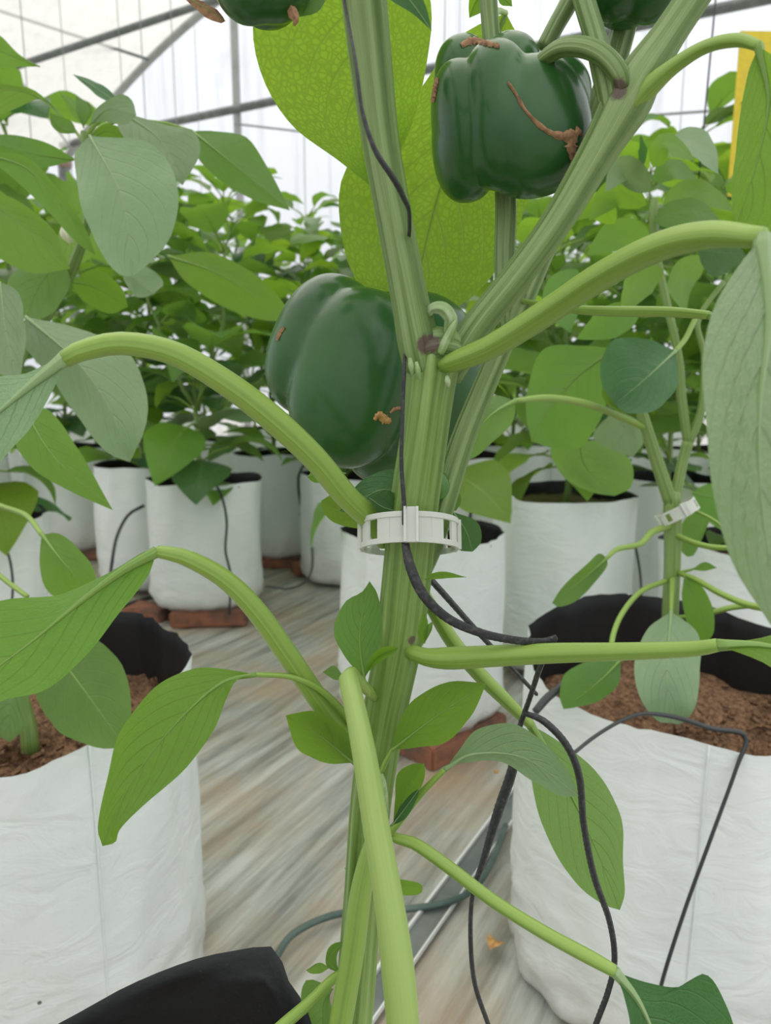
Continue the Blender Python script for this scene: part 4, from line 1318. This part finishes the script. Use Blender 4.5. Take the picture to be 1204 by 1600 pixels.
img_cable('drip_tube', [(880, 1190, .56, 6), (930, 1150, .58, 6), (975, 1124, .59, 6), (1010, 1115, .595, 6), (1060, 1122, .60, 8), (1110, 1138, .60, 8), (1164, 1150, .60, 8), (1150, 1200, .588, 6), (1110, 1310, .573, 6), (1070, 1420, .565, 6), (1035, 1530, .56, 6), (1020, 1600, .56, 5)], MAT['black_tube'], 'thin dark drip line over the rim and down the lower right bag', 'tube', seg=90)
img_cable('drip_tube', [(836, 1112, .64, 12), (855, 1090, .65, 13), (880, 1070, .66, 12), (905, 1045, .68, 10), (930, 1035, .7, 8)], MAT['black_tube'], 'black drip tube entering the left side of the lower right bag', 'tube', seg=30)
for pts, lab in (([(330, 745, 1.87, 4), (346, 775, 1.86, 4), (354, 815, 1.855, 4), (352, 860, 1.85, 4), (360, 900, 1.845, 4), (358, 960, 1.83, 4)], 'thin dark drip line down the front of the bag on bricks'),
                 ([(225, 790, 2.12, 5), (200, 805, 2.1, 5), (182, 840, 2.08, 5), (174, 885, 2.06, 5), (172, 900, G(172, 900, 0.01).y, 5)], 'dark drip tube arching beside the half hidden left bag'),
                 ([(478, 722, 2.4, 4), (466, 745, 2.4, 4), (470, 790, 2.4, 4), (484, 835, 2.35, 4), (488, 880, 2.1, 4), (478, 908, 1.95, 3), (450, 920, 1.9, 3), (415, 916, 1.9, 3)], 'thin dark tube hanging to the small brick left of the main stem'),
                 ([(0, 838, 1.28, 4), (14, 870, 1.27, 4), (20, 910, 1.265, 4), (18, 950, 1.26, 4)], 'thin drip line down the bag at the left edge'),
                 ([(722, 722, 2.3, 5), (734, 760, 2.28, 5), (735, 800, 2.27, 5), (730, 830, 2.27, 5)], 'thin grey line down the bag behind the second stem'),
                 ([(992, 850, 1.8, 4), (1000, 900, 1.8, 4), (1002, 960, 1.70, 4), (1000, 1010, G(1000, 1010, .008).y, 4)], 'thin dark line between the two bags right of centre')):
    img_cable('drip_tube', pts, MAT['black_tube'], lab, 'tube', seg=30, n=8)

# ------------------------------------------------------------ right neighbour plant
bx, by, bz = BAGS['B']
pr = thing('pepper_plant', 'pepper plant with white clip growing from the lower right bag', 'pepper plant', (P(1046, 1080, .78).x, .78, bz))
bpy.context.view_layer.update()
FS = MAT['far_stem']
stem('stem', [(1044, 1125, .78, 26), (1045, 1050, .78, 25), (1046, 970, .78, 24), (1050, 880, .78, 24), (1050, 800, .78, 26), (1049, 770, .78, 22)], FS, pr, ribs=6, n=24, seg=24)
stem('branch', [(1047, 785, .78, 22), (1025, 720, .78, 20), (1006, 660, .775, 18), (990, 600, .77, 14), (985, 560, .77, 12)], FS, pr, ribs=5, n=20, seg=20)
stem('branch', [(1052, 785, .78, 18), (1066, 720, .79, 16), (1074, 690, .79, 18)], FS, pr, ribs=5, n=20, seg=12)
stem('branch', [(1074, 695, .79, 14), (1064, 620, .79, 14), (1060, 560, .79, 12), (1040, 470, .79, 12), (1025, 400, .79, 13), (1020, 340, .79, 14), (1022, 310, .79, 10)], FS, pr, ribs=5, n=20, seg=24)
stem('branch', [(1074, 695, .79, 14), (1095, 640, .79, 12), (1100, 560, .79, 10), (1090, 500, .79, 8), (1130, 440, .8, 8)], FS, pr, ribs=5, n=20, seg=20)
leafe([(1048, 955, .72), (1042, 1040, .66), (1048, 1130, .64)], [(1090, 990, .70), (1093, 1050, .66), (1085, 1105, .64), (1065, 1130, .64)], [(1010, 985, .70), (990, 1040, .66), (1000, 1090, .64), (1025, 1125, .64)], LP, pr, seed=51, bulge=0.05, petiole=[(1050, 905, .77, 8), (1049, 930, .74, 7), (1048, 958, .72, 6)])
leafe([(970, 1030, .66), (935, 1065, .65), (880, 1108, .645)], [(965, 1070, .65), (935, 1095, .65), (900, 1105, .645)], [(930, 1030, .66), (885, 1050, .65), (874, 1085, .645)], LM, pr, seed=52, petiole=[(1040, 908, .77, 8), (1000, 925, .74, 8), (968, 965, .71, 8), (955, 1010, .68, 8), (970, 1030, .66, 6)])
leafe([(948, 872, .70), (910, 905, .69), (862, 942, .68)], [(945, 890, .69), (905, 935, .685), (875, 948, .68)], [(935, 865, .70), (918, 880, .69), (880, 915, .685)], LM, pr, seed=53, petiole=[(1045, 822, .775, 10), (1018, 832, .75, 10), (1000, 850, .73, 9), (965, 858, .71, 8), (948, 873, .70, 6)])
leafe([(1068, 900, .76), (1092, 945, .74), (1106, 1002, .73)], [(1095, 915, .745), (1113, 950, .735), (1115, 985, .73)], [(1065, 935, .75), (1075, 980, .74), (1092, 1000, .735)], LF, pr, seed=54)
leafe([(1080, 890, .76), (1100, 882, .75), (1120, 887, .74)], [(1100, 878, .75)], [(1100, 892, .75)], LM, pr, seed=55, n=10, petiole=[(1060, 895, .775, 5), (1080, 890, .76, 4)])
for q in ([(1058, 895, .775, 8), (1085, 905, .75, 9), (1130, 930, .70, 10), (1180, 948, .66, 11), (1240, 950, .63, 11)], [(1052, 965, .775, 7), (1090, 962, .76, 8), (1140, 950, .75, 9), (1175, 946, .74, 9)], [(1052, 835, .775, 9), (1090, 850, .76, 9), (1130, 856, .75, 9), (1190, 850, .74, 9)],
          [(1065, 790, .775, 5), (1110, 810, .76, 5), (1150, 840, .75, 5)]):
    stem('petiole', q, MAT['petiole'], pr, ribs=3, n=14, seg=16)
leafe([(1110, 810, .85), (1090, 830, .85), (1050, 845, .85)], [(1080, 870, .85)], [(1080, 800, .85)], LM, pr, seed=56, n=12)
leafe([(1080, 770, .9), (1120, 780, .9), (1170, 800, .9)], [(1110, 755, .9), (1150, 770, .9)], [(1100, 810, .9), (1140, 830, .9)], LM, pr, seed=57, n=12)
# folded dark leaf, hanging leaf, and the leaf reaching behind the main stem
leafe([(1055, 548, .74), (1010, 590, .70), (960, 632, .69)], [(1058, 600, .71), (1025, 640, .69), (980, 645, .685)], [(1010, 530, .71), (960, 530, .69), (940, 560, .685), (940, 600, .685)], LD, pr, seed=58, bulge=0.12, petiole=[(1085, 500, .78, 8), (1070, 530, .76, 8), (1055, 548, .74, 7)])
leafe([(945, 590, .70), (960, 630, .70), (1015, 640, .70)], [(940, 620, .695), (970, 645, .695)], [(970, 600, .70)], LF, pr, seed=59, n=12)
leafe([(960, 545, .80), (900, 590, .82), (850, 650, .84), (830, 690, .85)], [(955, 600, .8), (935, 660, .81), (905, 700, .83), (865, 700, .84)], [(910, 540, .82), (850, 545, .84), (825, 600, .86), (822, 650, .86)], LM, pr, seed=60, bulge=0.06, petiole=[(1060, 560, .79, 8), (1010, 540, .79, 8), (960, 545, .80, 6)])
leafe([(805, 626, .60), (765, 650, .58), (700, 720, .56)], [(800, 660, .6), (770, 690, .58), (740, 715, .57)], [(770, 618, .6), (730, 640, .57), (700, 680, .56)], LM, pr, seed=61, bulge=0.05, petiole=[(1006, 668, .775, 10), (970, 652, .74, 10), (920, 632, .70, 11), (860, 622, .65, 11), (805, 626, .60, 8)])
leafe([(905, 690, .95), (915, 730, .96), (960, 775, .98)], [(860, 700, .95), (880, 745, .96), (920, 768, .97)], [(940, 690, .96), (985, 720, .97), (985, 760, .98)], LM, pr, seed=62)
leafe([(960, 640, .9), (980, 680, .9), (988, 715, .9)], [(925, 680, .9), (950, 700, .9)], [(1000, 660, .9), (1005, 690, .9)], LP, pr, seed=63, n=12)
# crown leaves
for i, (m_, l_, r_, mt) in enumerate([
    ([(1005, 262), (965, 238), (955, 225)], 26, 26, LF), ([(1010, 270), (985, 238), (950, 250)], 18, 20, LF), ([(1020, 262), (1040, 225), (1085, 250)], 18, 22, LF),
    ([(1050, 215), (1085, 225), (1122, 272)], 26, 16, LP), ([(1020, 285), (1050, 265), (1090, 280)], 18, 16, LM), ([(1015, 300), (975, 262), (945, 300)], 26, 22, LP),
    ([(1035, 320), (1085, 300), (1150, 330)], 22, 20, LF), ([(1010, 320), (960, 300), (920, 345)], 26, 22, LF), ([(1020, 345), (1080, 330), (1130, 352)], 22, 26, LM),
    ([(1020, 380), (970, 370), (915, 400)], 22, 30, LM), ([(1035, 420), (1000, 440), (970, 490)], 25, 22, LF), ([(1090, 390), (1135, 395), (1165, 400)], 34, 40, LD),
    ([(1100, 400), (1065, 440), (1070, 490)], 20, 24, LF), ([(1000, 262), (1004, 235), (1000, 210)], 7, 7, LD), ([(900, 420), (880, 470), (890, 520)], 34, 34, LM), ([(960, 350), (930, 320), (890, 345)], 22, 22, LF),
    ([(1000, 480), (960, 500), (900, 530)], 26, 26, LM)]):
    dd = .80 + 0.05 * math.sin(i * 2.3)
    leafw([(x, y, dd - 0.02 * k) for k, (x, y) in enumerate(m_)], l_, r_, mt, pr, dl=0.01, dr=-0.015, seed=70 + i, n=14)
trellis_clip(1057, 800, .775, 0.022, 0.013, R(-16), 'small white plastic clip on the stem of the right plant', roll=R(-28))

# ------------------------------------------------------------ left neighbour plant
ax, ay, az = BAGS['A']
pl = thing('pepper_plant', 'pepper plant at the left, broad pale leaves against the white wall', 'pepper plant', (P(48, 1150, .68).x, .68, az))
bpy.context.view_layer.update()
stem('stem', [(48, 1175, .68, 26), (40, 1120, .69, 24), (0, 1000, .72, 22), (-40, 880, .75, 20), (-40, 760, .78, 20), (0, 640, .80, 18), (40, 540, .80, 17), (75, 490, .80, 16), (108, 430, .79, 16), (135, 355, .78, 14), (140, 290, .77, 12), (132, 225, .76, 11), (130, 205, .76, 8)], FS, pl, ribs=6, n=24, seg=60)
PQ = [
    ([(140, 212, .72), (190, 310, .68), (207, 432, .66)], [(235, 225, .70), (278, 290, .67), (270, 360, .66), (235, 410, .66)], [(118, 240, .72), (122, 300, .69), (145, 370, .67), (180, 425, .66)], LP),
    ([(190, 175, .76), (250, 220, .76), (285, 290, .75)], [(240, 190, .77), (300, 205, .77), (312, 240, .76)], [(185, 200, .74), (215, 240, .74), (262, 268, .74)], LP),
    ([(300, 205, .82), (350, 245, .80), (453, 329, .78)], [(340, 205, .82), (385, 215, .81), (420, 265, .80)], [(305, 240, .81), (335, 275, .80), (390, 310, .79)], LM),
    ([(140, 195, .76), (170, 170, .74), (213, 180, .72)], [(150, 170, .75), (185, 148, .73), (205, 155, .73)], [(165, 190, .75), (195, 195, .73)], LP),
    ([(190, 165, .78), (150, 138, .79), (113, 116, .80)], [(160, 155, .78), (135, 135, .79)], [(170, 140, .79), (140, 124, .80)], LD),
    ([(132, 195, .76), (112, 165, .77), (93, 143, .78)], [(112, 180, .77)], [(128, 165, .77)], LF),
    ([(130, 200, .76), (138, 170, .76), (118, 148, .77)], [(120, 175, .76)], [(145, 170, .76)], LM),
    ([(120, 208, .76), (95, 200, .75), (78, 176, .75)], [(95, 208, .75), (80, 195, .75)], [(112, 190, .76), (95, 182, .75)], LM),
    ([(118, 205, .78), (60, 152, .78), (0, 140, .78), (-60, 160, .78)], [(70, 155, .78), (20, 172, .78), (-30, 185, .78)], [(60, 145, .78), (15, 132, .78), (-30, 130, .78)], LF),
    ([(62, 104, .80), (0, 80, .80), (-60, 60, .80)], [(20, 105, .80), (-30, 105, .80)], [(30, 85, .80), (-10, 50, .80)], LF),
    ([(120, 250, .76), (50, 240, .75), (-40, 215, .74)], [(60, 262, .75), (0, 245, .75)], [(70, 222, .75), (10, 210, .75)], LM),
    ([(-30, 240, .72), (40, 262, .71), (95, 320, .70), (150, 400, .69)], [(40, 245, .71), (90, 295, .70), (130, 350, .70)], [(10, 270, .71), (70, 325, .70), (115, 375, .69)], LF),
    ([(-60, 300, .74), (20, 340, .72), (110, 420, .70)], [(10, 305, .72), (80, 355, .71)], [(-40, 370, .72), (40, 425, .71)], LF),
    ([(95, 400, .78), (60, 450, .77), (40, 500, .76)], [(45, 405, .78), (12, 440, .77), (20, 480, .76)], [(110, 440, .78), (90, 480, .77), (65, 498, .76)], LM),
    ([(262, 400, .95), (345, 430, .93), (456, 500, .92)], [(330, 395, .94), (400, 430, .93), (440, 470, .92)], [(290, 440, .94), (350, 480, .93), (410, 500, .92)], LF),
    ([(40, 495, .70), (120, 565, .66), (172, 640, .64), (203, 722, .63)], [(110, 510, .70), (195, 545, .67), (228, 610, .65), (226, 670, .63)], [(38, 540, .69), (80, 590, .67), (120, 650, .65), (165, 705, .63)], LP),
    ([(38, 640, .60), (85, 715, .58), (176, 797, .56)], [(75, 640, .60), (115, 690, .58), (150, 750, .57)], [(18, 680, .59), (55, 735, .58), (115, 770, .57)], LF),
    ([(0, 440, .66), (10, 520, .64), (30, 600, .62)], [(30, 460, .66), (40, 530, .64)], [(-60, 470, .66), (-50, 550, .64)], LP),
    ([(95, 1030, .60), (140, 1090, .57), (195, 1168, .55)], [(150, 1000, .60), (195, 1050, .58), (205, 1110, .56)], [(55, 1080, .59), (90, 1140, .57), (150, 1168, .55)], LM),
    ([(60, 1060, .62), (20, 1090, .60), (15, 1160, .59)], [(-40, 1080, .6), (-30, 1130, .6)], [(45, 1090, .61), (45, 1130, .6)], LM),
    ([(65, 835, .62), (100, 880, .60), (150, 935, .60)], [(95, 835, .62), (130, 865, .61), (150, 900, .60)], [(62, 880, .61), (80, 930, .60)], LF),
    ([(140, 220, .77), (170, 205, .77), (215, 225, .77)], [(160, 195, .77), (190, 200, .77)], [(170, 215, .77)], LF),
    ([(110, 440, .82), (150, 450, .82), (200, 480, .82)], [(150, 420, .82), (190, 450, .82)], [(130, 470, .82), (170, 490, .82)], LF),
    ([(190, 420, .80), (215, 440, .79), (240, 460, .78)], [(225, 415, .8), (255, 440, .79)], [(195, 440, .79), (215, 465, .78)], LP),
    ([(180, 330, .85), (120, 360, .85), (90, 420, .85)], [(130, 330, .85), (90, 370, .85)], [(160, 380, .85), (130, 410, .85)], LF),
]
for i, (m_, l_, r_, mt) in enumerate(PQ):
    pet = None
    if i == 2: pet = [(132, 215, .77, 6), (180, 190, .80, 6), (250, 192, .82, 6), (300, 205, .82, 5)]
    if i == 1: pet = [(130, 215, .76, 6), (160, 185, .77, 6), (190, 175, .76, 5)]
    if i == 20: pet = [(-30, 775, .72, 8), (0, 790, .70, 8), (40, 805, .66, 8), (65, 838, .62, 8)]
    if i == 8: pet = [(130, 222, .77, 5), (115, 200, .78, 5), (85, 165, .78, 5), (55, 150, .78, 4)]
    leafe(m_, l_, r_, mt, pl, seed=100 + i, n=18, petiole=pet, bulge=0.06, wave=0.02)
stem('petiole', [(-30, 870, .72, 8), (0, 900, .70, 8), (42, 932, .66, 8)], MAT['petiole'], pl, ribs=3, n=14, seg=12)
stem('flower', [(100, 352, .80, 6), (103, 362, .79, 16), (108, 372, .79, 14), (110, 380, .79, 4)], MAT['flower'], pl, ribs=5, amp=0.25, n=20, seg=12)

# ------------------------------------------------------------ background plants
def leaf_variant(seed):
    rr = random.Random(seed)
    L_ = 0.135 * rr.uniform(0.85, 1.2); W_ = L_ * rr.uniform(0.27, 0.36); pet = rr.uniform(0.04, 0.07)
    droop = rr.uniform(0.7, 1.9); n = 12
    M, Lf, Rt = [], [], []
    p = Vector((pet * 0.85, 0, pet * 0.45)); ang = rr.uniform(0.1, 0.5)
    foldz = rr.uniform(-0.3, 0.35); tw = rr.uniform(-0.5, 0.5)
    for i in range(n + 1):
        t_ = i / n
        f = ovate(t_) * W_
        roll = tw * t_
        sv = Vector((0, math.cos(roll), math.sin(roll)))
        up = Vector((0, -math.sin(roll), math.cos(roll)))
        M.append(tuple(p)); Lf.append(tuple(p + sv * f + up * f * foldz)); Rt.append(tuple(p - sv * f + up * f * foldz))
        a_ = ang - droop * t_
        p = p + Vector((math.cos(a_), 0, math.sin(a_))) * (L_ / n)
    V, Fc, UV = leaf_mesh_data(M, Lf, Rt, n=n, m=3, bulge=0.06, wave=0.03, seed=seed)
    a = (V, Fc, UV, 0)
    pv = tube_data([Vector((0, 0, 0)), Vector((pet * 0.4, 0, pet * 0.32)), Vector(M[0]), Vector(M[3])], [0.0021, 0.0018, 0.0016, 0.0006], n=6)
    return merge([a, (pv[0], pv[1], pv[2], 1)])


VAR = []
for i in range(9):
    mt = [LF, LM, LM, LF, LP, LD, LM, LF, LB][i]
    V, Fc, UV, FM = leaf_variant(200 + i)
    me = bpy.data.meshes.new('leaf')
    me.from_pydata([tuple(v) for v in V], [], Fc)
    me.materials.append(mt); me.materials.append(MAT['petiole'])
    ul = me.uv_layers.new(name='UVMap')
    li = 0
    for fi, f in enumerate(Fc):
        me.polygons[fi].material_index = FM[fi]; me.polygons[fi].use_smooth = True
        for vi in f:
            ul.data[li].uv = UV[vi]; li += 1
    VAR.append(me)


def bg_plant(key, label, height, nleaf, seed, group='pepper plants in the rows behind', low=0.10, spread=0.12, lean=(0, 0), big=1.0):
    x, y, z = BAGS[key]
    rr = random.Random(seed)
    root = thing('pepper_plant', label, 'pepper plant', (x, y, z), group)
    bpy.context.view_layer.update()
    base = Vector((x, y, z - 0.01))
    fork = base + Vector((rr.uniform(-.02, .02), rr.uniform(-.02, .02), rr.uniform(0.22, 0.3)))
    nodes = []
    D_ = [base.lerp(fork, i / 5) + Vector((rr.uniform(-.003, .003), 0, 0)) for i in range(6)]
    V, Fc, UV = tube_data(D_, [0.008 - 0.0003 * i for i in range(6)], n=10, ribs=5, amp=.06)
    mk('stem', V, Fc, FS, root, UV)
    for q in D_[1:]: nodes.append((q, 1.5))
    nb = 3 if nleaf > 30 else 2
    a0 = rr.uniform(0, 6.28)
    for b_ in range(nb):
        a = a0 + b_ * 6.283 / nb + rr.uniform(-.3, .3)
        top = fork + Vector((math.cos(a) * spread + lean[0], math.sin(a) * spread * 0.8 + lean[1], height - (fork.z - z)))
        pts = []
        ns = 9
        for i in range(ns + 1):
            t_ = i / ns
            q = fork.lerp(top, t_) + Vector((math.cos(a), math.sin(a), 0)) * (0.04 * math.sin(t_ * math.pi)) + Vector(((-1) ** i * 0.006, (-1) ** (i // 2) * 0.006, 0))
            pts.append(q)
            if i > 0: nodes.append((q, 1.0))
        V, Fc, UV = tube_data(pts, [0.006 - 0.0035 * i / ns for i in range(ns + 1)], n=8, ribs=5, amp=.06)
        mk('branch', V, Fc, FS, root, UV)
        nodes.append((top, 1.2)); nodes.append((top, 0.6))
    tot = sum(n_[1] for n_ in nodes)
    li = 0
    ga = rr.uniform(0, 6.28)
    for (q, wgt) in nodes:
        cnt = nleaf * wgt / tot
        k = int(cnt) + (1 if rr.random() < cnt - int(cnt) else 0)
        for _ in range(k):
            ga += 2.4
            me = VAR[rr.randrange(len(VAR))]
            o = bpy.data.objects.new('leaf', me)
            C.objects.link(o)
            o.parent = root
            sc_ = rr.uniform(0.75, 1.45) * big
            if (q - fork).z > height * 0.55: sc_ *= 0.8
            o.scale = (sc_,) * 3
            o.location = q - Vector((x, y, z)) + Vector((rr.uniform(-.004, .004), rr.uniform(-.004, .004), rr.uniform(-.01, .01)))
            o.rotation_euler = (rr.uniform(-.35, .35), rr.uniform(-.5, .4), ga + rr.uniform(-.5, .5))
    return root


bg_plant('C', 'pepper plant in the bag right behind the main stem, mostly hidden', 0.45, 14, 1, spread=0.06, big=1.2)
bg_plant('D', 'pepper plant in the tall smooth bag behind the lower right bag', 0.66, 72, 2, spread=0.14, big=1.2)
bg_plant('E', 'pepper plant in the bag between the two left petiole arches', 0.75, 72, 3, big=1.2)
bg_plant('F', 'pepper plant in the half hidden bag left of the bag on bricks', 0.80, 80, 4, spread=0.16, big=1.2)
bg_plant('Gg', 'pepper plant in the rounded bag at the far left', 0.85, 80, 5, spread=0.16, big=1.15)
bg_plant('H', 'pepper plant in the bag cut by the left edge', 0.80, 70, 6, spread=0.13, big=1.2)
bg_plant('I', 'pepper plant in the bag left of the large lower pepper', 0.85, 84, 7, spread=0.16, big=1.2)
bg_plant('J', 'pepper plant in the bag just left of the trellis clip', 0.74, 80, 8, big=1.2)
bg_plant('K', 'pepper plant in the bag behind the second stem', 0.80, 84, 9, spread=0.16, big=1.2)
bg_plant('M', 'pepper plant in the bag behind the clipped right stem', 0.85, 92, 10, spread=0.17, big=1.2)
bg_plant('N', 'pepper plant in the bag at the right edge behind the pale leaf', 0.62, 60, 11, big=1.2)
for i in range(len(far)):
    d = far[i][1]
    bg_plant('far%d' % i, 'pepper plant in the small bag ' + FARLAB[i] if i in FARLAB else 'distant pepper plant in the back rows of the greenhouse', 0.80 + 0.12 * ((i * 37) % 10) / 10 + 0.07 * (d - 2.5), 84, 30 + i, group='distant pepper plants in the back rows', spread=0.18)

print('objects', len(bpy.data.objects))
